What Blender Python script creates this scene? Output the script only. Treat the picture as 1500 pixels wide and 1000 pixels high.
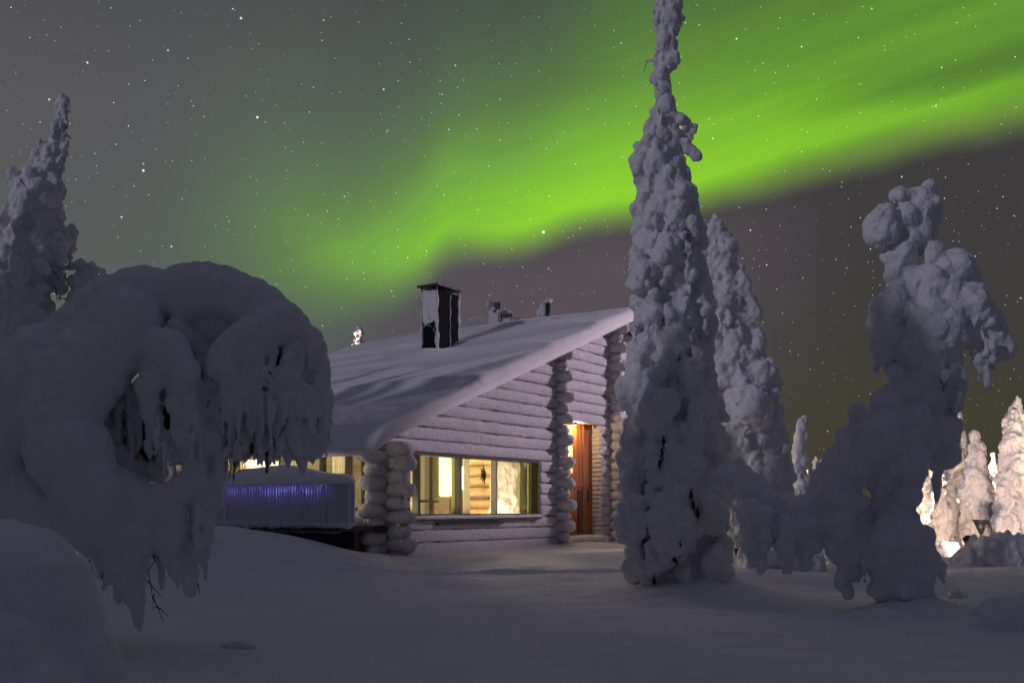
import bpy, bmesh, math, random
import numpy as np
from mathutils import Vector, Matrix, Quaternion

# ------------------------------------------------------------------ clearing, camera, sky, moon, exposure
for o in list(bpy.data.objects):
    bpy.data.objects.remove(o)
S = bpy.context.scene
COL = S.collection
S.render.engine = 'CYCLES'
S.cycles.use_denoising = True
S.cycles.max_bounces = 6
S.cycles.diffuse_bounces = 3
S.cycles.transparent_max_bounces = 12
S.cycles.sample_clamp_indirect = 40.0
S.cycles.caustics_reflective = False
S.cycles.caustics_refractive = False
S.view_settings.view_transform = 'Standard'
S.view_settings.look = 'None'
S.view_settings.exposure = 0.0
S.view_settings.gamma = 1.0

F = 1500.0            # focal length in photo pixels (1500 wide)
HZ = 745.0            # horizon row of the photo
CZ = 1.0              # camera height
cam = bpy.data.cameras.new('camera')
cam.sensor_fit = 'HORIZONTAL'
cam.sensor_width = 36.0
cam.lens = 36.0 * F / 1500.0
cam.shift_y = (HZ - 500.0) / 1500.0
cam.clip_end = 2000
cam.clip_start = 0.1
camo = bpy.data.objects.new('camera', cam)
camo.location = (0, 0, CZ)
camo.rotation_euler = (math.radians(90), 0, 0)
COL.objects.link(camo)
S.camera = camo


def at(px, py, Y):
    return Vector(((px - 750.0) / F * Y, Y, CZ + (HZ - py) / F * Y))


# ---- night sky: everything is a function of direction (azimuth, elevation)
W = bpy.data.worlds.new('World')
S.world = W
W.use_nodes = True
wt = W.node_tree
wt.nodes.clear()


def nd(t, typ, **kw):
    n = t.nodes.new(typ)
    for k, v in kw.items():
        setattr(n, k, v)
    return n


def put(t, sock, v):
    if v is None:
        return
    if isinstance(v, (int, float)):
        sock.default_value = v
    elif isinstance(v, (tuple, list)):
        if len(sock.default_value) == 4 and len(v) == 3:
            v = tuple(v) + (1.0,)
        sock.default_value = v
    else:
        t.links.new(v, sock)


def mth(t, op, a, b=None, c=None, clamp=False):
    n = nd(t, 'ShaderNodeMath', operation=op, use_clamp=clamp)
    put(t, n.inputs[0], a); put(t, n.inputs[1], b); put(t, n.inputs[2], c)
    return n.outputs[0]


def mixc(t, f, a, b, bt='MIX'):
    n = nd(t, 'ShaderNodeMix', data_type='RGBA', blend_type=bt)
    put(t, n.inputs[0], f); put(t, n.inputs[6], a); put(t, n.inputs[7], b)
    return n.outputs[2]


def sstep(t, v, a, b):
    n = nd(t, 'ShaderNodeMapRange', interpolation_type='SMOOTHSTEP')
    put(t, n.inputs[0], v); put(t, n.inputs[1], a); put(t, n.inputs[2], b)
    n.inputs[3].default_value = 0; n.inputs[4].default_value = 1
    return n.outputs[0]


def azel(px, py):
    dx = (px - 750) / F; dz = (HZ - py) / F
    return math.atan(dx), math.atan2(dz, math.hypot(1, dx))


geo = nd(wt, 'ShaderNodeTexCoord')
sep = nd(wt, 'ShaderNodeSeparateXYZ')
wt.links.new(geo.outputs['Generated'], sep.inputs[0])
AZ = mth(wt, 'ARCTAN2', sep.outputs[0], sep.outputs[1])
EL = mth(wt, 'ARCSINE', sep.outputs[2])
A0, A1 = -1.1, 1.1
AN = mth(wt, 'DIVIDE', mth(wt, 'SUBTRACT', AZ, A0), A1 - A0)


def curve(pts):
    """pts: (azimuth, value 0..1)"""
    n = nd(wt, 'ShaderNodeFloatCurve')
    cv = n.mapping.curves[0]
    P = [((a - A0) / (A1 - A0), v) for a, v in pts]
    cv.points[0].location = P[0]; cv.points[1].location = P[-1]
    for p in P[1:-1]:
        cv.points.new(*p)
    for p in cv.points:
        p.handle_type = 'AUTO'
    n.mapping.update()
    wt.links.new(AN, n.inputs['Value'])
    return n.outputs[0]


edge = [(-600, 560), (200, 560), (330, 545), (420, 530), (500, 500), (560, 474), (615, 440), (665, 396), (760, 380), (850, 355),
        (930, 340), (1060, 310), (1200, 272), (1350, 235), (1500, 200), (1800, 140), (2400, 60)]
EDGE = curve([azel(x, y) for x, y in edge])
AMP = curve([(-1.1, 0), (azel(60, 0)[0], 0.0), (azel(180, 0)[0], .03), (azel(300, 0)[0], .19), (azel(400, 0)[0], .43), (azel(520, 0)[0], .70), (azel(680, 0)[0], .92),
             (azel(900, 0)[0], 1.0), (azel(1150, 0)[0], .93), (azel(1350, 0)[0], .88), (azel(1500, 0)[0], .78), (.75, .4), (1.1, 0)])
HGT = curve([(-1.1, .08), (azel(400, 0)[0], .080), (azel(600, 0)[0], .080), (azel(760, 0)[0], .086), (azel(1000, 0)[0], .114), (azel(1250, 0)[0], .112),
             (azel(1500, 0)[0], .105), (1.1, .11)])
SOFT = curve([(-1.1, .16), (azel(380, 0)[0], .15), (azel(520, 0)[0], .080), (azel(700, 0)[0], .040), (azel(1000, 0)[0], .036),
              (azel(1200, 0)[0], .042), (azel(1500, 0)[0], .046), (1.1, .06)])
# soft streaky structure that follows the band
skew = mth(wt, 'SUBTRACT', EL, EDGE)
cmb = nd(wt, 'ShaderNodeCombineXYZ')
put(wt, cmb.inputs[0], mth(wt, 'MULTIPLY', AZ, 2.2)); put(wt, cmb.inputs[1], mth(wt, 'MULTIPLY', skew, 9.0))
nz = nd(wt, 'ShaderNodeTexNoise'); nz.inputs['Scale'].default_value = 1.6; nz.inputs['Detail'].default_value = 3
wt.links.new(cmb.outputs[0], nz.inputs['Vector'])
NZ = mth(wt, 'SUBTRACT', nz.outputs[0], .5)
cmb2 = nd(wt, 'ShaderNodeCombineXYZ')
put(wt, cmb2.inputs[0], mth(wt, 'MULTIPLY', AZ, 3.0)); put(wt, cmb2.inputs[1], mth(wt, 'MULTIPLY', EL, 3.0))
nz2 = nd(wt, 'ShaderNodeTexNoise'); nz2.inputs['Scale'].default_value = 2.3; nz2.inputs['Detail'].default_value = 2
wt.links.new(cmb2.outputs[0], nz2.inputs['Vector'])
NZ2 = mth(wt, 'SUBTRACT', nz2.outputs[0], .5)
V = mth(wt, 'ADD', skew, mth(wt, 'MULTIPLY', NZ2, .03))
rise = sstep(wt, mth(wt, 'DIVIDE', V, SOFT), -.15, 1.0)
fall = mth(wt, 'EXPONENT', mth(wt, 'MULTIPLY', mth(wt, 'POWER', mth(wt, 'DIVIDE', mth(wt, 'MAXIMUM', mth(wt, 'SUBTRACT', V, mth(wt, 'MULTIPLY', SOFT, .6)), 0.0), HGT), 1.55), -.60))
INT = mth(wt, 'MULTIPLY', mth(wt, 'MULTIPLY', rise, fall), AMP)
cmb3 = nd(wt, 'ShaderNodeCombineXYZ')
put(wt, cmb3.inputs[0], mth(wt, 'MULTIPLY', AZ, 1.5)); put(wt, cmb3.inputs[1], mth(wt, 'MULTIPLY', mth(wt, 'ADD', skew, mth(wt, 'MULTIPLY', AZ, -.06)), 24.0))
nz3 = nd(wt, 'ShaderNodeTexNoise'); nz3.inputs['Scale'].default_value = 1.7; nz3.inputs['Detail'].default_value = 3; nz3.inputs['Distortion'].default_value = .5
wt.links.new(cmb3.outputs[0], nz3.inputs['Vector'])
INT = mth(wt, 'MULTIPLY', INT, mth(wt, 'ADD', 1.0, mth(wt, 'MULTIPLY', mth(wt, 'SUBTRACT', nz3.outputs[0], .5), mth(wt, 'ADD', .22, mth(wt, 'MULTIPLY', sstep(wt, AZ, azel(950, 0)[0], azel(1300, 0)[0]), .28)))))
lane = mth(wt, 'EXPONENT', mth(wt, 'MULTIPLY', mth(wt, 'POWER', mth(wt, 'ABSOLUTE', mth(wt, 'DIVIDE', mth(wt, 'SUBTRACT', V, .064), .020)), 2.0), -1.0))
lane = mth(wt, 'MULTIPLY', mth(wt, 'MULTIPLY', lane, .30), sstep(wt, AZ, azel(1100, 0)[0], azel(1330, 0)[0]))
INT = mth(wt, 'MULTIPLY', INT, mth(wt, 'SUBTRACT', 1.0, lane))
INT = mth(wt, 'MULTIPLY', INT, mth(wt, 'ADD', 1.0, mth(wt, 'MULTIPLY', NZ, .45)), clamp=True)
# plain sky between and below the band
LEFT = sstep(wt, AZ, azel(1150, 0)[0], azel(350, 0)[0])
base = mixc(wt, LEFT, (.050, .046, .047, 1), (.100, .097, .106, 1))
under = mth(wt, 'MULTIPLY', sstep(wt, V, .03, -.03), mth(wt, 'MULTIPLY', sstep(wt, AZ, azel(480, 0)[0], azel(700, 0)[0]), sstep(wt, AZ, azel(1320, 0)[0], azel(900, 0)[0])))
base = mixc(wt, mth(wt, 'MULTIPLY', under, .9), base, (.100, .078, .096, 1))
low = mth(wt, 'MULTIPLY', sstep(wt, EL, .24, .02), sstep(wt, AZ, azel(850, 0)[0], azel(1150, 0)[0]))
base = mixc(wt, mth(wt, 'MULTIPLY', low, .85), base, (.056, .052, .027, 1))
lowl = mth(wt, 'MULTIPLY', sstep(wt, EL, .36, .10), sstep(wt, AZ, azel(450, 0)[0], azel(150, 0)[0]))
base = mixc(wt, mth(wt, 'MULTIPLY', lowl, .5), base, (.100, .135, .098, 1))
base = mixc(wt, sstep(wt, EL, .30, .60), base, (.055, .060, .060, 1))
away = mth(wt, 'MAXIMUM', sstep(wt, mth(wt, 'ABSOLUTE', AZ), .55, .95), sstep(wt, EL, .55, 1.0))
fill_glow = mth(wt, 'MULTIPLY', sstep(wt, mth(wt, 'ABSOLUTE', mth(wt, 'ADD', AZ, 1.95)), 1.3, .2), sstep(wt, EL, .75, .1))  # unseen sky low on the left, brightened as added directional fill
base = mixc(wt, away, base, mixc(wt, fill_glow, (.026, .025, .044, 1), (.094, .092, .142, 1)))
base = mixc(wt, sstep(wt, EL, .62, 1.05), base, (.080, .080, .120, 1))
I2 = mth(wt, 'MULTIPLY', INT, INT)
lowside = mth(wt, 'SUBTRACT', 1.0, sstep(wt, mth(wt, 'DIVIDE', V, SOFT), .2, 1.0))
dim = mixc(wt, sstep(wt, AZ, azel(700, 0)[0], azel(1250, 0)[0]), (.085, .240, .072, 1), (.028, .150, .014, 1))
dim = mixc(wt, mth(wt, 'MULTIPLY', lowside, sstep(wt, AZ, azel(480, 0)[0], azel(720, 0)[0])), dim, (.24, .36, .075, 1))
auc = mixc(wt, INT, dim, (.285, .66, .030, 1))
sky = mixc(wt, mth(wt, 'POWER', INT, .85), base, auc)


def stars(scale, rad, thr, gain):
    v = nd(wt, 'ShaderNodeTexVoronoi', feature='F1', distance='EUCLIDEAN')
    v.inputs['Scale'].default_value = scale
    wt.links.new(geo.outputs['Generated'], v.inputs['Vector'])
    d = sstep(wt, v.outputs['Distance'], rad * scale, rad * scale * .3)
    s3 = nd(wt, 'ShaderNodeSeparateColor'); wt.links.new(v.outputs['Color'], s3.inputs[0])
    b = mth(wt, 'POWER', mth(wt, 'MAXIMUM', mth(wt, 'SUBTRACT', s3.outputs[0], thr), 0.0), 2.2)
    tint = mixc(wt, s3.outputs[1], (.8, .86, 1.0, 1), (1.0, .95, .9, 1))
    k = mth(wt, 'MULTIPLY', mth(wt, 'MULTIPLY', d, b), gain)
    n = nd(wt, 'ShaderNodeVectorMath', operation='SCALE')
    wt.links.new(tint, n.inputs[0]); wt.links.new(k, n.inputs['Scale'])
    return n.outputs[0]


def addc(a, b):
    return mixc(wt, 1.0, a, b, 'ADD')


sky = addc(sky, stars(112, .00058, .05, 1.7))
sky = addc(sky, stars(187, .00060, .0, .95))
sky = addc(sky, stars(72, .00072, .2, 2.8))
for (x, y, r, g) in [(796, 340, .0017, 1.5), (353, 27, .0014, .9), (377, 172, .0014, 1.1), (210, 250, .0014, 1.2), (128, 92, .0012, .8), (562, 131, .0012, .7),
                     (178, 318, .0011, .8), (72, 146, .0012, .7), (251, 361, .0011, .8), (1079, 57, .0012, .7), (1371, 155, .0011, .6), (1321, 259, .0011, .6),
                     (1044, 203, .0011, .6), (667, 96, .0011, .5), (1277, 13, .0011, .5), (246, 74, .0011, .6), (474, 30, .0010, .6), (210, 240, .0010, .6)]:
    d = at(x, y, 1.0) - Vector((0, 0, CZ)); d.normalize()
    n = nd(wt, 'ShaderNodeVectorMath', operation='DISTANCE')
    wt.links.new(geo.outputs['Generated'], n.inputs[0]); n.inputs[1].default_value = d
    k = mth(wt, 'MULTIPLY', sstep(wt, n.outputs['Value'], r, r * .25), g)
    n2 = nd(wt, 'ShaderNodeVectorMath', operation='SCALE'); n2.inputs[0].default_value = (.85, .92, 1.0); wt.links.new(k, n2.inputs['Scale'])
    sky = addc(sky, n2.outputs[0])
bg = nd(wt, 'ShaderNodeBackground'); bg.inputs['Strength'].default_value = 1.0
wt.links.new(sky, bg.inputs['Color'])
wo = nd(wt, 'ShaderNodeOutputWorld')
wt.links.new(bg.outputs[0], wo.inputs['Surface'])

# ---- weak cool moonlight, low from the left
sun = bpy.data.lights.new('moonlight', 'SUN')
sun.energy = 0.50
sun.angle = math.radians(1.2)
sun.color = (.86, .82, 1.0)
suno = bpy.data.objects.new('moonlight', sun)
suno.rotation_euler = (Vector((.80, .56, -.27))).to_track_quat('-Z', 'Y').to_euler()
suno.location = (-6, -6, 9)
COL.objects.link(suno)

rng = np.random.default_rng(7)


# ------------------------------------------------------------------ helpers
def tag(o, label=None, cat=None, group=None, kind=None):
    if label: o['label'] = label
    if cat: o['category'] = cat
    if group: o['group'] = group
    if kind: o['kind'] = kind
    return o


def empty(name, loc, label, cat, group=None, rz=0.0):
    o = bpy.data.objects.new(name, None)
    o.location = loc; o.rotation_euler = (0, 0, rz)
    o.empty_display_size = .2
    COL.objects.link(o)
    return tag(o, label, cat, group)


def link_mesh(name, me, mat, parent=None, smooth=True):
    o = bpy.data.objects.new(name, me)
    COL.objects.link(o)
    if mat: me.materials.append(mat)
    if smooth and len(me.polygons):
        me.polygons.foreach_set('use_smooth', np.ones(len(me.polygons), bool))
    if parent is not None:
        o.parent = parent
    return o


def np_mesh(name, verts, faces):
    """faces: int array (n,k)"""
    me = bpy.data.meshes.new(name)
    faces = np.asarray(faces); k = faces.shape[1]; n = faces.shape[0]
    me.vertices.add(len(verts)); me.vertices.foreach_set('co', np.asarray(verts, np.float32).ravel())
    me.loops.add(n * k); me.loops.foreach_set('vertex_index', faces.astype(np.int32).ravel())
    me.polygons.add(n); me.polygons.foreach_set('loop_start', np.arange(0, n * k, k, dtype=np.int32))
    me.update(calc_edges=True)
    return me


class MB:
    """collects simple shapes into one mesh"""
    def __init__(s): s.bm = bmesh.new()

    def box(s, a, b, M=None, taper=None):
        x0, y0, z0 = a; x1, y1, z1 = b
        vs = [s.bm.verts.new(Vector(p) if M is None else M @ Vector(p)) for p in
              [(x0, y0, z0), (x1, y0, z0), (x1, y1, z0), (x0, y1, z0), (x0, y0, z1), (x1, y0, z1), (x1, y1, z1), (x0, y1, z1)]]
        for f in [(3, 2, 1, 0), (4, 5, 6, 7), (0, 1, 5, 4), (1, 2, 6, 5), (2, 3, 7, 6), (3, 0, 4, 7)]:
            s.bm.faces.new([vs[i] for i in f])
        return s

    def tube(s, pts, rad, n=8, cap=True):
        pts = [Vector(p) for p in pts]
        rr = rad if isinstance(rad, (list, tuple)) else [rad] * len(pts)
        rings = []
        for i, p in enumerate(pts):
            d = (pts[min(i + 1, len(pts) - 1)] - pts[max(i - 1, 0)]).normalized()
            up = Vector((0, 0, 1)) if abs(d.z) < .9 else Vector((1, 0, 0))
            a = d.cross(up).normalized(); b = a.cross(d)
            rings.append([s.bm.verts.new(p + (a * math.cos(k * 2 * math.pi / n) + b * math.sin(k * 2 * math.pi / n)) * rr[i]) for k in range(n)])
        for r0, r1 in zip(rings, rings[1:]):
            for k in range(n):
                s.bm.faces.new([r0[k], r0[(k + 1) % n], r1[(k + 1) % n], r1[k]])
        if cap:
            s.bm.faces.new(rings[0][::-1]); s.bm.faces.new(rings[-1])
        return s

    def prism(s, poly, t0, t1, axis='y'):
        def P(a, b, t):
            return Vector((a, t, b)) if axis == 'y' else (Vector((t, a, b)) if axis == 'x' else Vector((a, b, t)))
        A = [s.bm.verts.new(P(a, b, t0)) for a, b in poly]; B = [s.bm.verts.new(P(a, b, t1)) for a, b in poly]
        n = len(poly)
        s.bm.faces.new(A); s.bm.faces.new(B[::-1])
        for i in range(n):
            s.bm.faces.new([A[i], B[i], B[(i + 1) % n], A[(i + 1) % n]])
        return s

    def ball(s, c, r, sub=2):
        M = Matrix.Translation(c) @ Matrix.Diagonal((r[0], r[1], r[2], 1)) if isinstance(r, (tuple, list)) else Matrix.Translation(c) @ Matrix.Scale(r, 4)
        bmesh.ops.create_icosphere(s.bm, subdivisions=sub, radius=1.0, matrix=M)
        return s

    def build(s, name, mat, parent=None, smooth=False, bevel=0):
        bmesh.ops.recalc_face_normals(s.bm, faces=s.bm.faces)
        if bevel:
            bmesh.ops.bevel(s.bm, geom=[e for e in s.bm.edges], offset=bevel, segments=2, affect='EDGES', clamp_overlap=True)
        me = bpy.data.meshes.new(name); s.bm.to_mesh(me); s.bm.free()
        return link_mesh(name, me, mat, parent, smooth)


def hash2(ix, iy, seed):
    h = (ix.astype(np.int64) * 374761393 + iy.astype(np.int64) * 668265263 + seed * 974634777) & 0xffffffff
    h = ((h ^ (h >> 13)) * 1274126177) & 0xffffffff
    h = h ^ (h >> 16)
    return (h & 0xffff) / 65535.0


def vnoise(x, y, seed=0):
    ix = np.floor(x); iy = np.floor(y); fx = x - ix; fy = y - iy
    fx = fx * fx * fx * (fx * (fx * 6 - 15) + 10); fy = fy * fy * fy * (fy * (fy * 6 - 15) + 10)
    a = hash2(ix, iy, seed); b = hash2(ix + 1, iy, seed); c = hash2(ix, iy + 1, seed); d = hash2(ix + 1, iy + 1, seed)
    return (a + (b - a) * fx) * (1 - fy) + (c + (d - c) * fx) * fy - .5


def fbm(x, y, seed=0, oct=4):
    r = 0; a = 1.0
    for k in range(oct):
        r = r + a * vnoise(x * 2 ** k, y * 2 ** k, seed + k); a *= .5
    return r


# ------------------------------------------------------------------ materials
def mat_base(name):
    m = bpy.data.materials.new(name); m.use_nodes = True
    t = m.node_tree; b = t.nodes['Principled BSDF']
    return m, t, b


def obj_noise(t, scale, detail=4, rough=.55, dist=0):
    tc = nd(t, 'ShaderNodeTexCoord')
    n = nd(t, 'ShaderNodeTexNoise'); n.inputs['Scale'].default_value = scale; n.inputs['Detail'].default_value = detail
    n.inputs['Roughness'].default_value = rough; n.inputs['Distortion'].default_value = dist
    t.links.new(tc.outputs['Object'], n.inputs['Vector'])
    return n.outputs[0]


def snow_mat(name, s1, s2, d1, d2, c0=(.80, .79, .84), c1=(.88, .87, .90), rough=.75):
    m, t, b = mat_base(name)
    n1 = obj_noise(t, s1, 5); n2 = obj_noise(t, s2, 3)
    put(t, b.inputs['Base Color'], mixc(t, n1, c0 + (1,), c1 + (1,)))
    b.inputs['Roughness'].default_value = rough
    b.inputs['Specular IOR Level'].default_value = .25
    bp = nd(t, 'ShaderNodeBump'); bp.inputs['Strength'].default_value = .9; bp.inputs['Distance'].default_value = d1
    t.links.new(n1, bp.inputs['Height'])
    bp2 = nd(t, 'ShaderNodeBump'); bp2.inputs['Strength'].default_value = .8; bp2.inputs['Distance'].default_value = d2
    t.links.new(n2, bp2.inputs['Height']); t.links.new(bp.outputs[0], bp2.inputs['Normal'])
    t.links.new(bp2.outputs[0], b.inputs['Normal'])
    return m


M_GROUND = snow_mat('ground_snow', 3.0, 40, .07, .022)
M_ROOF = snow_mat('roof_snow', 2.2, 60, .04, .006)
M_TREE = snow_mat('tree_snow', 14, 70, .03, .012)
M_NEAR = snow_mat('near_tree_snow', 10, 120, .02, .006)
M_FAR = snow_mat('far_tree_snow', 9, 40, .05, .02)
M_RIME = snow_mat('rime_frost', 24, 95, .030, .016, (.64, .62, .70), (.86, .84, .88), .9)


def wood_mat(name, c0, c1, scale=6, stretch=(1, 1, 14), rough=.6):
    m, t, b = mat_base(name)
    tc = nd(t, 'ShaderNodeTexCoord'); mp = nd(t, 'ShaderNodeMapping')
    mp.inputs['Scale'].default_value = tuple(scale * (1.0 / s if s > 1 else 1) * (1 if s > 1 else 6) for s in stretch)
    t.links.new(tc.outputs['Object'], mp.inputs['Vector'])
    n = nd(t, 'ShaderNodeTexNoise'); n.inputs['Scale'].default_value = 1.5; n.inputs['Detail'].default_value = 5; n.inputs['Distortion'].default_value = .6
    t.links.new(mp.outputs[0], n.inputs['Vector'])
    put(t, b.inputs['Base Color'], mixc(t, sstep(t, n.outputs[0], .3, .7), c0 + (1,), c1 + (1,)))
    b.inputs['Roughness'].default_value = rough
    bp = nd(t, 'ShaderNodeBump'); bp.inputs['Strength'].default_value = .3; bp.inputs['Distance'].default_value = .004
    t.links.new(n.outputs[0], bp.inputs['Height']); t.links.new(bp.outputs[0], b.inputs['Normal'])
    return m


M_DARKWOOD = wood_mat('weathered_dark_wood', (.018, .013, .010), (.045, .034, .027), stretch=(14, 1, 1))
M_DOOR = wood_mat('orange_door_wood', (.30, .085, .018), (.50, .18, .045))
M_DOORDARK = wood_mat('dark_door_wood', (.07, .02, .006), (.12, .035, .01))
M_INLOG = wood_mat('interior_log_wood', (.46, .30, .12), (.62, .44, .20), stretch=(1, 14, 1))
M_FLOORW = wood_mat('interior_floor_wood', (.25, .15, .07), (.34, .21, .10), stretch=(14, 1, 1))
M_FRAMEW = wood_mat('window_frame_paint', (.05, .042, .030), (.09, .075, .05), stretch=(1, 1, 14))
M_BARK = wood_mat('frosty_bark', (.02, .015, .012), (.06, .05, .045))


def plain(name, c, rough=.6, metal=0.0, var=.12, scale=20):
    m, t, b = mat_base(name)
    n = obj_noise(t, scale, 4)
    lo = tuple(x * (1 - var) for x in c); hi = tuple(min(1, x * (1 + var)) for x in c)
    put(t, b.inputs['Base Color'], mixc(t, n, lo + (1,), hi + (1,)))
    b.inputs['Roughness'].default_value = rough; b.inputs['Metallic'].default_value = metal
    return m


M_BLACK = plain('black_painted_metal', (.012, .016, .017), .5, .2)
M_WHITEP = plain('white_plaster', (.80, .77, .66), .7)
M_WALLIN = plain('olive_room_wall', (.20, .18, .095), .8)
M_OLIVE = plain('olive_fabric', (.16, .17, .07), .9)
M_STAR = plain('dark_paper_star', (.05, .045, .02), .8)
M_CERAMIC = plain('pale_ceramic', (.7, .66, .58), .4)
M_TABLE = plain('dark_table_wood', (.12, .08, .045), .5)
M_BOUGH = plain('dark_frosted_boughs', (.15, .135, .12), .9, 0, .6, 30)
M_NEEDLE = plain('dark_spruce_needles', (.040, .038, .036), .9)


def curtain_mat(name, c):
    m = bpy.data.materials.new(name); m.use_nodes = True; t = m.node_tree; t.nodes.clear()
    tc = nd(t, 'ShaderNodeTexCoord'); wv = nd(t, 'ShaderNodeTexNoise'); wv.inputs['Scale'].default_value = 60
    t.links.new(tc.outputs['Object'], wv.inputs['Vector'])
    colr = mixc(t, wv.outputs[0], tuple(x * .9 for x in c) + (1,), c + (1,))
    d = nd(t, 'ShaderNodeBsdfDiffuse'); tr = nd(t, 'ShaderNodeBsdfTranslucent')
    t.links.new(colr, d.inputs[0]); t.links.new(colr, tr.inputs[0])
    mx = nd(t, 'ShaderNodeMixShader'); mx.inputs[0].default_value = .5
    t.links.new(d.outputs[0], mx.inputs[1]); t.links.new(tr.outputs[0], mx.inputs[2])
    o = nd(t, 'ShaderNodeOutputMaterial'); t.links.new(mx.outputs[0], o.inputs[0])
    return m


M_CURT = curtain_mat('cream_curtain', (.90, .87, .74))
M_CURTG = curtain_mat('green_curtain', (.66, .67, .40))


def glass_mat():
    m = bpy.data.materials.new('window_glass'); m.use_nodes = True; t = m.node_tree; t.nodes.clear()
    ge = nd(t, 'ShaderNodeNewGeometry'); dp = nd(t, 'ShaderNodeVectorMath', operation='DOT_PRODUCT')
    t.links.new(ge.outputs['Incoming'], dp.inputs[0]); t.links.new(ge.outputs['Normal'], dp.inputs[1])
    c1 = mth(t, 'SUBTRACT', 1.0, mth(t, 'ABSOLUTE', dp.outputs['Value']))
    fres = mth(t, 'ADD', .045, mth(t, 'MULTIPLY', .955, mth(t, 'POWER', c1, 5.0)))
    tr = nd(t, 'ShaderNodeBsdfTransparent'); tr.inputs[0].default_value = (.97, .98, .96, 1)
    gl = nd(t, 'ShaderNodeBsdfGlossy'); gl.inputs['Roughness'].default_value = 0.015
    mx = nd(t, 'ShaderNodeMixShader'); t.links.new(fres, mx.inputs[0])
    t.links.new(tr.outputs[0], mx.inputs[1]); t.links.new(gl.outputs[0], mx.inputs[2])
    o = nd(t, 'ShaderNodeOutputMaterial'); t.links.new(mx.outputs[0], o.inputs[0])
    return m


M_GLASS = glass_mat()


def emit(name, c, s):
    m = bpy.data.materials.new(name); m.use_nodes = True; t = m.node_tree; t.nodes.clear()
    e = nd(t, 'ShaderNodeEmission'); e.inputs[0].default_value = c + (1,); e.inputs[1].default_value = s
    o = nd(t, 'ShaderNodeOutputMaterial'); t.links.new(e.outputs[0], o.inputs[0])
    return m


M_WARMLAMP = emit('lit_warm_lamp', (1.0, .80, .52), 9.0)
M_FLOOD = emit('lit_flood_lens', (1.0, .74, .50), 60.0)
M_BLUE = emit('lit_blue_bulb', (.22, .24, 1.0), 170.0)


def frosted_black():
    """black chimney sheet metal with ragged patches of frost high up and along its edges"""
    m, t, b = mat_base('black_metal_with_frost')
    tc = nd(t, 'ShaderNodeTexCoord'); sp = nd(t, 'ShaderNodeSeparateXYZ'); t.links.new(tc.outputs['Object'], sp.inputs[0])
    n = obj_noise(t, 9, 6, .65, .4); n2 = obj_noise(t, 60, 3)
    # left faces (low x) carry most frost, upper half above all
    zf = sstep(t, sp.outputs[2], 4.25, 4.75)
    xf = sstep(t, sp.outputs[0], -.44, -.48)
    k = mth(t, 'ADD', mth(t, 'MULTIPLY', mth(t, 'MULTIPLY', zf, xf), .55), mth(t, 'MULTIPLY', mth(t, 'SUBTRACT', n, .5), 1.3))
    k = mth(t, 'ADD', k, mth(t, 'MULTIPLY', xf, .08))
    k = sstep(t, k, .26, .36)
    put(t, b.inputs['Base Color'], mixc(t, k, (.010, .014, .015, 1), (.74, .72, .74, 1)))
    b.inputs['Roughness'].default_value = .8; b.inputs['Specular IOR Level'].default_value = .05
    bp = nd(t, 'ShaderNodeBump'); bp.inputs['Strength'].default_value = .8; bp.inputs['Distance'].default_value = .02
    t.links.new(mth(t, 'ADD', k, mth(t, 'MULTIPLY', n2, .5)), bp.inputs['Height']); t.links.new(bp.outputs[0], b.inputs['Normal'])
    return m


M_CHIM = frosted_black()


# ------------------------------------------------------------------ ground
def ground_z(x, y):
    x = np.asarray(x, float); y = np.asarray(y, float)
    z = .10 + .27 * np.clip((y - 9.5) / 5.0, 0, 1) ** 1.3 * np.clip((5.2 - x) / 3.5, 0, 1)
    # bank of snow thrown up in front of the terrace
    z = z + .47 * np.exp(-((x + 4.5) / 2.45) ** 4 - ((y - 13.0 - .12 * (x + 4)) / 1.1) ** 2)
    # far ground rises very gently
    z = z + .15 * np.clip((y - 24) / 30, 0, 1)
    # wind drifts
    z = z + .055 * fbm(x * .35 + .2 * y, y * .55, 3, 3) + .022 * fbm(x * 1.3, y * 1.9, 9, 3) + .012 * fbm(x * 3.2 + .9 * y, y * 7.0, 15, 3)
    # crusted drift edges on the right
    d = (y - 12.3 - .28 * (x - 3.5) - .35 * np.sin(x * .8))
    z = z + .06 * np.exp(-np.clip(d, 0, None) / .25) * np.exp(np.clip(d, None, 0) / 2.0) * np.clip((x - 3.0) / 1.5, 0, 1)
    d2 = (y - 8.2 + .22 * (x - 3) - .2 * np.sin(x * 1.3))
    z = z + .05 * np.exp(-np.clip(d2, 0, None) / .3) * np.exp(np.clip(d2, None, 0) / 1.5) * np.clip((x - 1.5) / 1.5, 0, 1)
    # narrow old ski track running past the cabin
    ty = 12.45 + .05 * x + .12 * np.sin(x * .5)
    z = z + np.where((x > -6) & (x < 2.2), .045 * np.exp(-((y - ty) / .05) ** 2) - .055 * np.exp(-((y - ty - .16) / .08) ** 2), 0)
    ty2 = 12.95 - .12 * (x + 3.0)
    z = z + np.where((x > -6) & (x < -1.6), .035 * np.exp(-((y - ty2) / .05) ** 2) - .045 * np.exp(-((y - ty2 - .14) / .07) ** 2), 0)
    # wells / skirts round the trunks
    for (tx, tyy, h, w) in [(1.95, 10.9, .24, .62), (3.6, 9.2, .16, .42), (-3.2, 6.2, .1, .8)]:
        z = z + h * np.exp(-(((x - tx) ** 2 + (y - tyy) ** 2) / w ** 2))
    return z


def gz(x, y):
    return float(ground_z(np.array([x]), np.array([y]))[0])


def axis(lo, hi, core0, core1, step, grow):
    a = list(np.arange(core0, core1 + 1e-6, step)); s = step
    while a[-1] < hi:
        s *= grow; a.append(a[-1] + s)
    s = step
    while a[0] > lo:
        s *= grow; a.insert(0, a[0] - s)
    return np.array(a)


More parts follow.
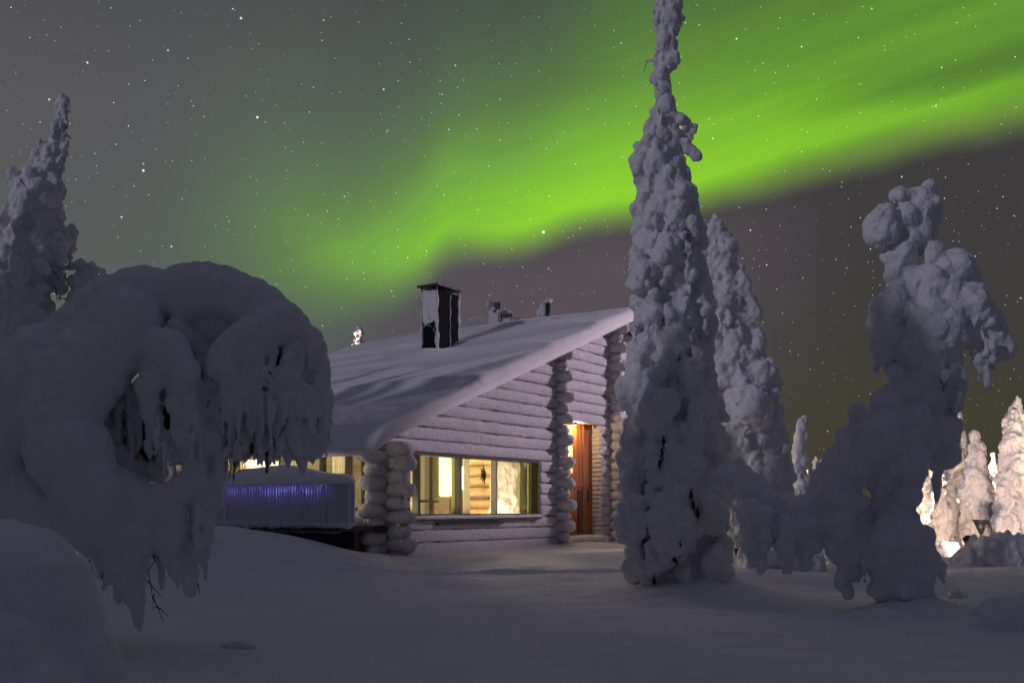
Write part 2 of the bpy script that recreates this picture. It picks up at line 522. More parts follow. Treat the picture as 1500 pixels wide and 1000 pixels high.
gx = axis(-400, 400, -7.5, 9.0, .045, 1.09); gy = axis(-60, 600, 3.2, 17.0, .045, 1.09)
GX, GY = np.meshgrid(gx, gy)
GZ = ground_z(GX, GY)
nx, ny = len(gx), len(gy)
idx = np.arange(nx * ny).reshape(ny, nx)
fq = np.stack([idx[:-1, :-1], idx[:-1, 1:], idx[1:, 1:], idx[1:, :-1]], -1).reshape(-1, 4)
g = link_mesh('ground', np_mesh('ground', np.stack([GX, GY, GZ], -1).reshape(-1, 3), fq), M_GROUND)
tag(g, kind='structure')

# ------------------------------------------------------------------ cabin
U = Vector((.561, .828, 0)); Vv = Vector((-.828, .561, 0))
CR = math.atan2(.828, .561)
cabin = empty('log_cabin', (.84, 18.0, 0), 'frost covered log cabin with thick snow on its pitched roof and lit windows', 'cabin', rz=CR)
SC = -4.61            # s of the front left corner; s runs along the gable, t along the eaves
SR = 2.30             # ridge
SE = 2 * SR - SC      # other corner
SEAVE = -5.42
TL = 6.0
RH = .188


def under(s):
    return 3.86 + .375 * np.minimum(s, 2 * SR - s)


def cut(iv, holes):
    out = [iv]
    for h0, h1 in holes:
        o2 = []
        for a, b in out:
            if h1 <= a or h0 >= b: o2.append((a, b)); continue
            if h0 > a: o2.append((a, h0))
            if h1 < b: o2.append((h1, b))
        out = o2
    return [(a, b) for a, b in out if b - a > .03]


TEXN = {}


def cloudtex(scale):
    if scale not in TEXN:
        t = bpy.data.textures.new('lumps', 'CLOUDS'); t.noise_scale = scale; t.noise_depth = 2; t.noise_basis = 'ORIGINAL_PERLIN'
        TEXN[scale] = t
    return TEXN[scale]


def cauli(scale):
    k = ('v', scale)
    if k not in TEXN:
        t = bpy.data.textures.new('clumps', 'VORONOI'); t.noise_scale = scale; t.noise_intensity = 1.0
        t.weight_1 = 1.0; t.distance_metric = 'DISTANCE'
        TEXN[k] = t
    return TEXN[k]


class Logs:
    """rough frosted logs, many of them in one mesh"""
    def __init__(s): s.v = []; s.f = []; s.n = 0

    def log(s, p0, p1, r, rz=None, seed=0, endround=.5, step=.035, n=14, flat=False):
        p0 = np.array(p0, float); p1 = np.array(p1, float)
        L = np.linalg.norm(p1 - p0); d = (p1 - p0) / L
        m = max(4, int(L / step))
        a = np.array([-d[1], d[0], 0.0]); b = np.array([0, 0, 1.0])
        q = np.linspace(0, 1, m)
        ang = np.arange(n) * 2 * math.pi / n
        QQ, AA = np.meshgrid(q * L, ang, indexing='ij')
        rad = r * (1 + .10 * fbm(QQ * 3.5 + seed * 17.3, AA * 1.1 + seed, seed, 3) + .12 * fbm(QQ * 16 + seed * 7.1, AA * 3.0, seed + 50, 2))
        e = np.minimum(QQ, L - QQ)
        er = endround * r
        rad = rad * np.where(e < er, np.sqrt(np.clip(1 - (1 - e / er) ** 2 * .75, 0, 1)), 1)
        k = (rz or r) / r
        ca = np.cos(AA); sa = np.sin(AA)
        if flat: ca = np.sign(ca) * np.abs(ca) ** .55; sa = np.sign(sa) * np.abs(sa) ** .42
        rz_ = r * k * (1 + (rad / r - 1) * (.35 if flat else 1))
        P = p0 + QQ[..., None] * d + (rad * ca)[..., None] * a + (rz_ * sa)[..., None] * b
        base = s.n
        s.v.append(P.reshape(-1, 3)); s.v.append(np.stack([p0 - d * .012, p1 + d * .012]))
        I = base + np.arange(m * n).reshape(m, n)
        J = np.roll(I, -1, 1)
        s.f.append(np.stack([I[:-1], J[:-1], J[1:], I[1:]], -1).reshape(-1, 4))
        c0 = base + m * n; c1 = c0 + 1
        s.f.append(np.stack([np.full(n // 2, c0), J[0][::2][:n // 2], I[0][::2][:n // 2], I[0][(np.arange(0, n, 2) - 1) % n]], -1))
        s.f.append(np.stack([np.full(n // 2, c1), I[-1][(np.arange(0, n, 2) - 1) % n], I[-1][::2][:n // 2], J[-1][::2][:n // 2]], -1))
        s.n += m * n + 2

    def build(s, name, mat, parent, rough=None):
        o = link_mesh(name, np_mesh(name, np.concatenate(s.v), np.concatenate(s.f)), mat, parent)
        if rough:
            for sc, st_ in rough:
                m = o.modifiers.new('frost', 'DISPLACE'); m.texture = cloudtex(sc) if st_ > 0 else cauli(sc); m.strength = st_; m.mid_level = .5 if st_ > 0 else .46; m.texture_coords = 'LOCAL'
        return o


Z0 = .88 - 4 * RH
WIN = (-4.10, -.60, .88, 1.82)
DOOR = (.20, 1.52, .88 - 2 * RH, .88 + 9 * RH)
WINL = (.44, 3.25, .974, 1.82)


def rowspan(zc):
    zz = max(0.0, zc)
    a = SC; b = SE
    if zz > float(under(SC)):
        a = (zz - 3.86) / .375; b = 2 * SR - a
    return a, b


# gable wall facing the camera on the right
gl = Logs(); core = MB()
nrow = 25
for i in range(nrow):
    z0 = Z0 + RH * i; zc = z0 + RH / 2
    if zc > float(under(SR)) - .05: break
    a, b = rowspan(zc + .04)
    holes = []
    if zc > WIN[2] and zc < WIN[3]: holes.append(WIN[:2])
    if zc > DOOR[2] and zc < DOOR[3]: holes.append(DOOR[:2])
    for a2, b2 in cut((a, b), holes):
        gl.log((a2, .10, zc), (b2, .10, zc), .080, .0925, flat=True, n=18, seed=i * 3 + int(a2 * 10) % 7, endround=.25 if b2 - a2 > .5 else .1)
    a, b = rowspan(z0 - .02)
    for a2, b2 in cut((a, b), holes):
        core.box((a2 + .01, .10, z0), (b2 - .01, .19, z0 + RH))
gl.build('gable_wall', M_RIME, cabin, ((.18, .03), (.05, .02)))
core.build('wall_core', M_DARKWOOD, cabin)  # dark backing puts the shadow lines between the logs into its colour
# long wall under the eaves
ll = Logs(); core = MB()
for i in range(10):
    z0 = Z0 + RH * i - RH / 2; zc = z0 + RH / 2
    if zc > 2.08: break
    holes = [WINL[:2]] if WINL[2] < zc < WINL[3] else []
    for a2, b2 in cut((0.0, TL), holes):
        ll.log((SC + .10, a2, zc), (SC + .10, b2, zc), .092, .0935, flat=True, seed=i * 5 + 90, step=.05)
        core.box((SC + .10, max(a2, .2), z0), (SC + .19, b2, z0 + RH))
ll.build('eaves_wall', M_RIME, cabin)
core.build('wall_core', M_DARKWOOD, cabin)  # dark backing again stands in for shade in the log gaps
MB().box((SE - .2, .0, 0), (SE, TL, 2.1)).build('eaves_wall', M_RIME, cabin)
bw = MB(); bw.prism([(SC, 0), (SE, 0), (SE, 2.1), (SR, 4.68), (SC, 2.1)], TL - .2, TL); bw.build('rear_wall', M_RIME, cabin)

# crossing log ends
cl = Logs()
for i in range(10):
    zc = Z0 + RH * (i + .5)
    if zc > 2.1: break
    cl.log((SC + .1, .1, zc), (SC - .36 - .07 * rng.random() + (.12 if i % 2 else 0), .1, zc), .104, seed=200 + i, endround=.9)
    zc2 = zc - RH / 2
    cl.log((SC + .1, .1, zc2), (SC + .1, -.38 - .07 * rng.random() + (.10 if i % 2 else 0), zc2), .108, seed=240 + i, endround=.9)
cl.build('corner_logs', M_RIME, cabin, ((.14, .09), (.05, -.025)))
for sx, nm in [(0.0, 300), (1.95, 340), (SE - .1, 380)]:
    pl = Logs()
    for i in range(26):
        zc = Z0 + RH * i
        if zc > float(under(sx)) - .02: break
        ln = -.30 - .05 * rng.random() if i % 2 else -.20
        if sx == 0.0 and zc > 1.9: ln *= .85
        pl.log((sx, .15, zc), (sx, ln, zc), .100 if i % 2 else .094, seed=nm + i, endround=.9)
    pl.build('corner_logs', M_RIME, cabin, ((.12, .07), (.05, -.02)))

# roof deck and its snow
dk = MB()
for (s0, s1) in [(SEAVE, SR), (SR, 2 * SR - SEAVE)]:
    zz0, zz1 = float(under(s0)), float(under(s1))
    dk.prism([(s0, zz0), (s1, zz1), (s1, zz1 + .07), (s0, zz0 + .07)], -.50, TL + .5)
dk.build('roof', M_DARKWOOD, cabin)
ss = np.concatenate([np.linspace(SEAVE - .10, SEAVE + .5, 26)[:-1], np.linspace(SEAVE + .5, SR + .6, 190)[:-1], np.linspace(SR + .6, 2 * SR - SEAVE + .1, 60)])
tt = np.concatenate([np.linspace(-.62, -.1, 22)[:-1], np.linspace(-.1, TL, 190)[:-1], np.linspace(TL, TL + .6, 12)])
SS, TT = np.meshgrid(ss, tt, indexing='ij')
ds = np.minimum(SS - ss[0], ss[-1] - SS); dt = np.minimum(TT - tt[0], tt[-1] - TT)


def rnd(d, e): return np.sqrt(np.clip(1 - (1 - np.clip(d / e, 0, 1)) ** 2, 0, 1))


th = .17 + .03 * np.clip((-SS - 1.0) / 3.5, 0, 1)
# thinner towards the far end of the ridge
th = th - .10 * np.clip((TT - 4.0) / 3.0, 0, 1) * np.clip((SS + 2) / 3, 0, 1)
# long wind ridges that run along the ridge of the roof
wl = SS + .055 * TT + .20 * fbm(SS * .2, TT * .25, 31, 2)
drift = 0
for c0, hgt, fr, bk in [(-3.2, .13, .16, .9), (-1.15, .12, .13, .7), (.35, .12, .14, .8), (1.6, .08, .15, .6)]:
    q = wl - c0
    drift = drift + hgt * np.exp(np.clip(q, None, 0) / fr) * np.exp(-np.clip(q, 0, None) / bk)
drift = drift * (.75 + .7 * fbm(TT * .35, SS * .4, 44, 2))
rgh = .05 * fbm(SS * .5, TT * .4, 5, 3)
# lump round the chimney foot
lump = .12 * np.exp(-((SS + .75) / .35) ** 2 - ((TT - 2.5) / .5) ** 2)
ridgecap = -.06 * np.exp(-((SS - SR) / .25) ** 2)
sag = .10 * np.exp(-np.clip(SS - ss[0], 0, None) / .25)
top = under(SS) + .05 + (th + drift * .8 * (.25 + .75 * rnd(dt, 1.2)) + rgh + lump) * rnd(ds, .38) * (.45 + .55 * rnd(dt, .11)) + ridgecap - sag * .8
top = top + .008 * fbm(SS * 5, TT * 5, 77, 3)
TTo = TT + np.where(dt < .28, 0, 0)
bot = under(SS) + .03 - sag - .03
vt = np.stack([SS, TT, top], -1).reshape(-1, 3)
bs = np.stack([np.clip(SS, SEAVE - .06, 2 * SR - SEAVE + .06), np.clip(TT, -.56, TL + .56), bot], -1).reshape(-1, 3)
ns_, nt_ = SS.shape
I = np.arange(ns_ * nt_).reshape(ns_, nt_)
B = I + ns_ * nt_
fr_ = [np.stack([I[:-1, :-1], I[1:, :-1], I[1:, 1:], I[:-1, 1:]], -1).reshape(-1, 4), np.stack([B[:-1, :-1], B[:-1, 1:], B[1:, 1:], B[1:, :-1]], -1).reshape(-1, 4)]
for e in (I[0, :], I[-1, ::-1]):
    fr_.append(np.stack([e[:-1], e[1:], e[1:] + ns_ * nt_, e[:-1] + ns_ * nt_], -1))
for e in (I[::-1, 0], I[:, -1]):
    fr_.append(np.stack([e[:-1], e[1:], e[1:] + ns_ * nt_, e[:-1] + ns_ * nt_], -1))
link_mesh('roof_snow', np_mesh('roof_snow', np.concatenate([vt, bs]), np.concatenate(fr_)), M_ROOF, cabin)

# frost fringe hanging under the eaves and along the rake
fg = Logs()
for k in range(46):
    t = -.5 + k * .14
    fg.log((SEAVE - .02, t, float(under(SEAVE)) - .015), (SEAVE - .02, t + .16, float(under(SEAVE)) - .02 - .02 * rng.random()), .035 + .012 * rng.random(), seed=500 + k, n=10, step=.03)
fg.build('eaves_frost', M_RIME, cabin)

# chimney
ch = MB()
c0, c1, d0, d1 = -.486, .181, 2.36, 2.734
ch.box((c0, d0, 3.2), (c1, d1, 5.05)).build('chimney', M_CHIM, cabin, bevel=.01)
chim = [o for o in cabin.children if o.name == 'chimney'][0]
cp = MB(); cp.box((c0 - .06, d0 - .06, 5.125), (c1 + .06, d1 + .06, 5.15))
for k in range(4):
    cp.box((c0 - .05 + k * .21, d0 - .07, 5.15), (c0 - .02 + k * .21, d1 + .07, 5.163))
cp.build('chimney_cap', M_BLACK, chim)
for (a, b) in [(c0, d0), (c1 - .02, d0), (c0, d1 - .02), (c1 - .02, d1 - .02)]:
    MB().box((a, b, 5.04), (a + .02, b + .02, 5.127)).build('cap_leg', M_BLACK, chim)
fs = Logs()
fs.log((c0 - .005, d0 - .005, 3.7), (c0 - .004, d0 - .004, 5.04), .02, seed=601) if False else None
for (a, b, r, seed) in [(c0 + .005, d0 + .002, .030, 61), (c1 - .01, d0 + .0, .028, 62), (c0 + .39, d0 - .004, .012, 63), (c0 + .0, d1 - .01, .03, 64)]:
    z = np.linspace(3.75, 5.02, 60)
    th_ = r * (.9 + .9 * fbm(z * 9, z * 0 + seed, seed, 3))
    pts = [(a + .01 * math.sin(zz * 23 + seed), b - .003, zz) for zz in z]
    m = MB(); m.tube(pts, [max(.004, float(x)) for x in th_], 8); m.build('frost_strip', M_RIME, chim, smooth=True)
# frosted ladder hatch and box on the ridge, seen over it
rv = MB(); zr = 4.95
rv.box((2.45, 3.0, 4.5), (2.85, 3.30, zr + .30)); rv.box((2.50, 2.72, 4.5), (2.90, 2.98, zr + .14)).build('roof_vent', M_RIME, cabin, bevel=.03)
vent = [o for o in cabin.children if o.name == 'roof_vent'][0]
MB().box((2.425, 2.98, zr + .22), (2.455, 3.14, zr + .43)).box((2.44, 2.70, zr + .10), (2.48, 2.98, zr + .16)).build('vent_flap', M_BLACK, vent)
b = MB(); b.ball((2.5, 3.3, zr + .42), (.09, .07, .10)); b.ball((2.5, 3.15, zr + .30), (.10, .10, .06)); b.ball((2.48, 3.0, zr + .24), (.08, .10, .05)); b.ball((2.45, 2.73, zr + .20), (.05, .05, .05)); b.ball((2.46, 2.99, zr + .43), .025)
b.build('snow_cap', M_RIME, vent, smooth=True)
ld = MB()
for k in range(9):
    ld.tube([(2.44, 3.36 + k * .055, zr - .1), (2.44, 3.36 + k * .055, zr + .26 - .02 * k)], .016, 6)
ld.tube([(2.44, 3.34, zr + .2), (2.44, 3.84, zr + .12)], .02, 6)
ld.build('frosted_ladder', M_RIME, vent, smooth=True)
pp = MB(); pp.tube([(2.36, 1.72, 4.6), (2.36, 1.72, zr + .27)], .045, 10); pp.build('flue_pipe', M_BLACK, cabin, smooth=True)
flue = [o for o in cabin.children if o.name == 'flue_pipe'][0]
b = MB(); b.ball((2.36, 1.72, zr + .29), (.08, .10, .05)); b.ball((2.34, 1.83, zr + .12), (.06, .08, .17)); b.ball((2.34, 1.93, zr + .06), (.05, .06, .12)); b.build('snow_cap', M_RIME, flue, smooth=True)

# ---- gable window: frame, mullions, glass, sill
def s_of_px(px, t=0.0):
    """where along the gable plane (at depth t) a photo column falls"""
    k = (px - 750) / F
    return (k * (18 + .561 * t) - (.84 - .828 * t)) / (.561 - .828 * k)


wf = MB(); fr0, fr1 = .03, .17
s0, s1, z0, z1 = WIN
wf.box((s0, fr0, z0), (s0 + .05, fr1, z1)).box((s1 - .05, fr0, z0), (s1, fr1, z1)).box((s0 + .05, fr0, z0), (s1 - .05, fr1, z0 + .045)).box((s0 + .05, fr0, z1 - .04), (s1 - .05, fr1, z1))
frame = wf.build('window', M_FRAMEW, cabin)
for px, w in [(617.5, .05), (678.5, .035), (730.5, .03)]:
    sm = s_of_px(px)
    MB().box((sm - w / 2, fr0 + .01, z0 + .045), (sm + w / 2, fr1 - .02, z1 - .04)).build('mullion', M_FRAMEW, frame)
MB().box((s0 + .05, .09, z0 + .045), (s1 - .05, .096, z1 - .04)).build('pane', M_GLASS, frame)
sl = MB(); sl.box((s0 + .1, -.06, z0 - .05), (s1 - .1, .05, z0 - .02)); sl.build('sill', M_DARKWOOD, frame)
sn = Logs(); sn.log((s0 + .02, -.02, z0 - .01), (s1 - .02, -.02, z0 - .005), .055, .032, seed=700); sn.build('sill_snow', M_RIME, frame)
MB().box((s0 + .62, -.035, z0 - .125), (s0 + 2.3, .012, z0 - .085)).build('sill_board', M_DARKWOOD, frame)
# long-wall window
wl_ = MB(); t0, t1, z0l, z1l = WINL
a, b = SC + .03, SC + .17
wl_.box((a, t0, z0l), (b, t0 + .05, z1l)).box((a, t1 - .05, z0l), (b, t1, z1l)).box((a, t0 + .05, z0l), (b, t1 - .05, z0l + .05)).box((a, t0 + .05, z1l - .04), (b, t1 - .05, z1l))
frameL = wl_.build('window', M_FRAMEW, cabin)
for tm in (.78, 1.30, 2.15):
    MB().box((a + .01, tm - .02, z0l + .05), (b - .02, tm + .02, z1l - .04)).build('mullion', M_FRAMEW, frameL)
MB().box((SC + .09, t0 + .05, z0l + .05), (SC + .096, t1 - .05, z1l - .04)).build('pane', M_GLASS, frameL)

# ---- door set back in its frosted opening
s0, s1, z0, z1 = DOOR
DT = .20
rev = MB(); rev.box((s0 - .05, .13, z0 - .04), (s0, .42, z1 + .03)).box((s0, .13, z1), (s1, .42, z1 + .05)).build('door_frame', M_DOOR, cabin)
dr = MB()
pw = (s1 - s0 - .02) / 8
GS0, GS1, GZ0, GZ1 = s0 + .40, s0 + .68, z0 + 1.10, z1 - .08
for k in range(8):
    a = s0 + .01 + k * pw; b = a + pw - .008
    if b > GS0 and a < GS1:
        dr.box((a, DT, z0), (b, DT + .05, GZ0)); dr.box((a, DT, GZ1), (b, DT + .05, z1))
    else:
        dr.box((a, DT, z0), (b, DT + .05, z1))
dr.box((s0 + .01, DT + .012, z0), (s1 - .01, DT + .048, GZ0)).box((GS1 + .001, DT + .012, GZ0), (s1 - .01, DT + .048, z1)).box((s0 + .01, DT + .012, GZ0), (GS0 - .001, DT + .048, z1))
door = dr.build('door', M_DOOR, cabin)
MB().box((GS0 - .055, DT - .012, GZ0), (GS0, DT + .06, GZ1)).box((GS1, DT - .012, GZ0), (GS1 + .05, DT + .06, GZ1)).box((GS0, DT - .012, GZ0), (GS1, DT + .06, GZ0 + .05)).build('glazing_frame', M_DOOR, door)
MB().box((GS0, DT + .02, GZ0 + .05), (GS1, DT + .026, GZ1)).build('pane', M_GLASS, door)
MB().box((s0 + .30, DT - .02, z0 + .92), (s0 + .98, DT - .001, z0 + .98)).build('cross_rail', M_DOOR, door)
MB().box((s0 + .75, DT - .014, z0 + .06), (s0 + .90, DT - .002, z0 + .84)).build('lower_panel', M_DOORDARK, door)
MB().box((s0 + .93, DT - .022, z0 + .01), (s0 + .985, DT - .001, z1 - .02)).build('door_batten', M_DOOR, door)
MB().tube([(s1 - .27, DT - .03, z0 + .62), (s1 - .27, DT - .055, z0 + .66), (s1 - .27, DT - .055, z0 + .82), (s1 - .27, DT - .03, z0 + .86)], .014, 8).build('handle', M_BLACK, door, smooth=True)
# frosted right jamb: knobbly ice on the reveal
jb = Logs()
for k in range(24):
    zz = z0 + .04 + k * (z1 - z0 - .05) / 24
    jb.log((s1 + .02, .02 + .012 * rng.random(), zz), (s1 + .02, .30, zz), .045 + .014 * rng.random(), .052, seed=800 + k, n=10, step=.02)
jb.build('frosted_jamb', M_RIME, cabin)
th_ = Logs(); th_.log((s0 - .1, .02, z0 - .07), (s1 + .1, .02, z0 - .06), .13, .085, seed=850); th_.build('door_step', M_RIME, cabin)

# ---- the room behind the glass
fl = MB().box((SC + .2, .2, .30), (SE - .2, TL - .2, .40)).build('floor', M_FLOORW, cabin)
iw = Logs()
for i in range(18):
    zc = .50 + .2 * i
    if zc > 3.7: break
    iw.log((-.10, .2, zc), (-.10, 4.5, zc), .10, .1, seed=900 + i, step=.12, n=12)
iw.build('inner_log_wall', M_INLOG, cabin)
MB().box((-.10, .2, .4), (-.04, 4.5, 3.84)).build('inner_wall_core', M_INLOG, cabin)
MB().prism([(SC + .2, .4), (-.2, .4), (-.2, 3.75), (SC + .2, 2.1)], 4.5, 4.6).build('inner_wall', M_WALLIN, cabin)
MB().box((1.7, .2, .4), (1.78, 4.5, 4.4)).build('inner_wall', M_WHITEP, cabin)
# plastered fireplace column against the log wall
MB().box((-.235, 1.93, .4), (-.205, 4.5, 3.7)).build('wall_panel', M_WALLIN, cabin)
MB().box((-.235, .2, .4), (-.205, 1.20, 3.8)).build('wall_panel', M_WALLIN, cabin)
fp = MB(); fp.box((-.60, 1.97, 1.22), (-.24, 2.24, 3.5)); fp.build('fireplace', M_WHITEP, cabin, bevel=.02)
fpo = [o for o in cabin.children if o.name == 'fireplace'][0]
MB().box((-.66, 1.90, .4), (-.24, 2.34, 1.21)).build('stove', M_TABLE, fpo, bevel=.04)
MB().box((-.50, 2.53, .4), (-.40, 2.64, 3.6)).build('room_post', M_FRAMEW, cabin)
MB().box((-.30, 3.0, 1.3), (-.24, 3.5, 1.75)).build('wall_picture', M_TABLE, cabin)
MB().box((-.28, 1.35, 1.18), (-.205, 1.95, 1.21)).build('wall_shelf', M_TABLE, cabin)


def curtain(name, a, b, axis_, pos, z0, z1, mat, amp=.025, waves=10, gather=0.0):
    n = 90; m = 10
    q = np.linspace(0, 1, n); zz = np.linspace(z0, z1, m)
    Q, ZZ = np.meshgrid(q, zz, indexing='ij')
    off = amp * np.sin(Q * waves * 2 * math.pi + .8 * np.sin(Q * 9)) * (1 + .2 * np.sin(ZZ * 3))
    L = a + (b - a) * Q
    P = np.stack([L, pos + off, ZZ], -1) if axis_ == 's' else np.stack([pos + off, L, ZZ], -1)
    I = np.arange(n * m).reshape(n, m)
    f = np.stack([I[:-1, :-1], I[1:, :-1], I[1:, 1:], I[:-1, 1:]], -1).reshape(-1, 4)
    me = np_mesh(name, P.reshape(-1, 3), f)
    o = link_mesh(name, me, mat, cabin)
    md = o.modifiers.new('thickness', 'SOLIDIFY'); md.thickness = .003
    return o


for p0, p1, mt, wv in [(601, 614.5, M_CURT, 4), (662.5, 677, M_CURTG, 4), (680, 687.5, M_CURT, 3), (719, 729.5, M_CURT, 3), (761, 772, M_CURTG, 4), (774, 792, M_CURTG, 5)]:
    curtain('curtain', s_of_px(p0, .24), s_of_px(p1, .24), 's', .24, .90, 1.84, mt, .02, wv)
for ta, tb, wv in [(.50, .62, 3), (1.02, 1.26, 5), (2.16, 3.18, 14)]:
    curtain('curtain', ta, tb, 't', SC + .25, .95, 1.84, M_CURT, .02, wv)

# furniture seen through the window
tb = empty('dining_table', cabin.matrix_world @ Vector((0, 0, 0)) if False else (0, 0, 0), 'dark dining table standing inside the cabin behind the big window', 'table')
CM = Matrix.Translation((.84, 18.0, 0)) @ Matrix.Rotation(CR, 4, 'Z')
tb.matrix_world = CM @ Matrix.Translation((-3.2, .95, .4))
MB().box((-.55, -.35, .70), (.55, .35, .74)).build('table_top', M_TABLE, tb, bevel=.008)
for sx in (-.48, .43):
    for sy in (-.3, .25):
        MB().box((sx, sy, 0), (sx + .05, sy + .05, .70)).build('leg', M_TABLE, tb)
lp = empty('floor_lamp', (0, 0, 0), 'lit floor lamp with a pale shade standing in the cabin room', 'lamp')
lp.matrix_world = CM @ Matrix.Translation((-.75, 1.62, .4))
MB().tube([(0, 0, 0), (0, 0, .03)], .13, 16).build('base', M_BLACK, lp); MB().tube([(0, 0, .03), (0, 0, 1.0)], .012, 8).build('pole', M_BLACK, lp)
MB().tube([(0, 0, .95), (0, 0, 1.35)], [.16, .11], 20).build('lamp_shade', M_WARMLAMP, lp, smooth=True)
# dark paper star hanging in the window
st = empty('paper_star', (0, 0, 0), 'dark many pointed paper star hanging behind the window glass', 'ornament')
sc_ = s_of_px(708, .3)
st.matrix_world = CM @ Matrix.Translation((sc_, .30, 1.55))
bm = bmesh.new()
npt = 9
ring = []
for k in range(npt * 2):
    a = math.pi * k / npt; r = (.17 if k % 4 == 0 else .12) if k % 2 == 0 else .05
    ring.append(bm.verts.new((r * math.sin(a) * .72, 0, r * math.cos(a) * 1.0)))
f_ = bm.verts.new((0, -.05, 0)); k_ = bm.verts.new((0, .05, 0))
for k in range(npt * 2):
    bm.faces.new([ring[k], ring[(k + 1) % (npt * 2)], f_]); bm.faces.new([ring[(k + 1) % (npt * 2)], ring[k], k_])
me = bpy.data.meshes.new('star_body'); bm.to_mesh(me); bm.free()
link_mesh('star_body', me, M_STAR, st, smooth=False)
MB().tube([(0, 0, .16), (0, 0, .75)], .003, 5).build('cord', M_BLACK, st)
# hanging ceiling lamp (its light fills the room)
def point(name, loc, energy, color, size, parent=None):
    l = bpy.data.lights.new(name, 'POINT'); l.energy = energy; l.color = color; l.shadow_soft_size = size
    o = bpy.data.objects.new(name, l); o.location = loc; COL.objects.link(o)
    if parent is not None: o.parent = parent
    return o


pd = empty('pendant_lamp', (0, 0, 0), 'lit pendant lamp hanging from the cabin ceiling over the table', 'lamp')
pd.matrix_world = CM @ Matrix.Translation((-2.5, 1.5, 1.62))
MB().tube([(0, 0, .1), (0, 0, 1.12)], .006, 6).build('cord', M_BLACK, pd); MB().ball((0, 0, .02), .09, 3).build('lamp_globe', M_WARMLAMP, pd, smooth=True)
point('pendant_light', (0, 0, -.12), 230, (1.0, .84, .54), .1, pd)
wl2 = empty('wall_lamp', (0, 0, 0), 'lit wall lamp beside the eaves window inside the cabin', 'lamp')
wl2.matrix_world = CM @ Matrix.Translation((-3.7, 2.9, 1.5))
MB().tube([(0, 0, -.08), (0, 0, .1)], [.07, .05], 12).build('lamp_shade', M_WARMLAMP, wl2, smooth=True)
point('wall_lamp_light', (0, 0, .2), 230, (1.0, .84, .60), .1, wl2)
cdl = empty('candle_lamp', (0, 0, 0), 'tiny lit candle lamp on the inner sill at the left end of the big window', 'lamp')
cdl.matrix_world = CM @ Matrix.Translation((-3.96, .42, .9))
MB().tube([(0, 0, 0), (0, 0, .05)], [.03, .025], 12).build('holder', M_CERAMIC, cdl); MB().ball((0, 0, .075), (.016, .016, .028), 2).build('flame', M_WARMLAMP, cdl, smooth=True)
MB().box((-4.05, .20, .855), (-.65, .55, .885)).build('inner_sill', M_INLOG, cabin)
point('candle_light', (0, 0, .16), 9, (1.0, .84, .6), .03, cdl)
# lamp in the porch recess over the door and hall lamp
hl = empty('hall_lamp', (0, 0, 0), 'lit hall lamp hanging behind the glazed door', 'lamp')
hl.matrix_world = CM @ Matrix.Translation((.75, 1.3, 2.5))
MB().ball((0, 0, 0), .08, 2).build('lamp_globe', M_WARMLAMP, hl, smooth=True)
MB().tube([(0, 0, .08), (0, 0, 1.6)], .006, 6).build('cord', M_BLACK, hl)
point('hall_light', (0, 0, -.15), 110, (1.0, .78, .46), .08, hl)
pl_ = empty('porch_lamp', (0, 0, 0), 'small lit porch lamp under the lintel above the cabin door', 'lamp')
pl_.matrix_world = CM @ Matrix.Translation((.74, .15, z1 - .04))
MB().tube([(0, 0, 0), (0, 0, .035)], .05, 14).build('housing', M_BLACK, pl_); MB().tube([(0, 0, -.012), (0, 0, 0)], .04, 14).build('lens', M_WARMLAMP, pl_)
point('porch_light', (0, -.02, -.07), 17.0, (1.0, .66, .30), .03, pl_)

# ------------------------------------------------------------------ terrace, railing, blue lights
dkk = empty('terrace', CM @ Vector((-5.1, 2.5, .4)), 'dark wooden terrace along the cabin wall behind the frosted railing', 'terrace', rz=CR)
iD = Matrix.Translation((5.1, -2.5, -.4))


def L(p): return iD @ Vector(p)


def lbox(mb, a, b):
    mb.box(L(a), L(b)); return mb


lbox(MB(), (-5.58, -.05, .70), (SC - .02, 6.5, .77)).build('decking', M_DARKWOOD, dkk)
lbox(MB(), (-5.30, -.05, .10), (-5.22, 6.5, .70)).build('underdeck_shade', M_BLACK, dkk)  # black sheet standing in for the shade under the deck
sdk = Logs(); sdk.log(L((-5.16, .10, .80)), L((-5.16, 6.4, .80)), .36, .14, seed=33, n=20); sdk.build('deck_snow', M_ROOF, dkk)
rl = empty('railing', CM @ Vector((-5.6, 2.5, .77)), 'rime covered slatted terrace railing with a thick cap of snow', 'railing', rz=CR)
iR = Matrix.Translation((5.6, -2.5, -.77))


def R(p): return iR @ Vector(p)


RB, RT = .80, 1.33
sp_ = Logs()
k = 0; t = -.32
while t < 6.0:
    sp_.log(R((-5.60, t, RB + .01 * rng.random())), R((-5.60, t, RT)), .027, seed=1000 + k, n=8, step=.05) if False else None
    t += .056; k += 1
# slats: thin frosted boards (vertical, built as one panel)
pv = MB()
t = -.26; k = 0
while t < 6.0:
    w = .040 + .005 * rng.random(); dd = .006 * rng.random()
    pv.box(R((-5.625 - dd, t, RB - .02 * rng.random())), R((-5.595, t + w, RT)))
    t += .052; k += 1
pn = pv.build('slat_panel', M_RIME, rl, bevel=.008)
MB().box(R((-5.535, -.26, RB + .02)), R((-5.515, 6.0, RT))).build('back_board', M_RIME, rl)
for tp in (-.27, .17, 2.1, 4.0, 6.0):
    MB().box(R((-5.645, tp - .02, RB - .02)), R((-5.628, tp + .02, RT))).build('post', M_RIME, rl)
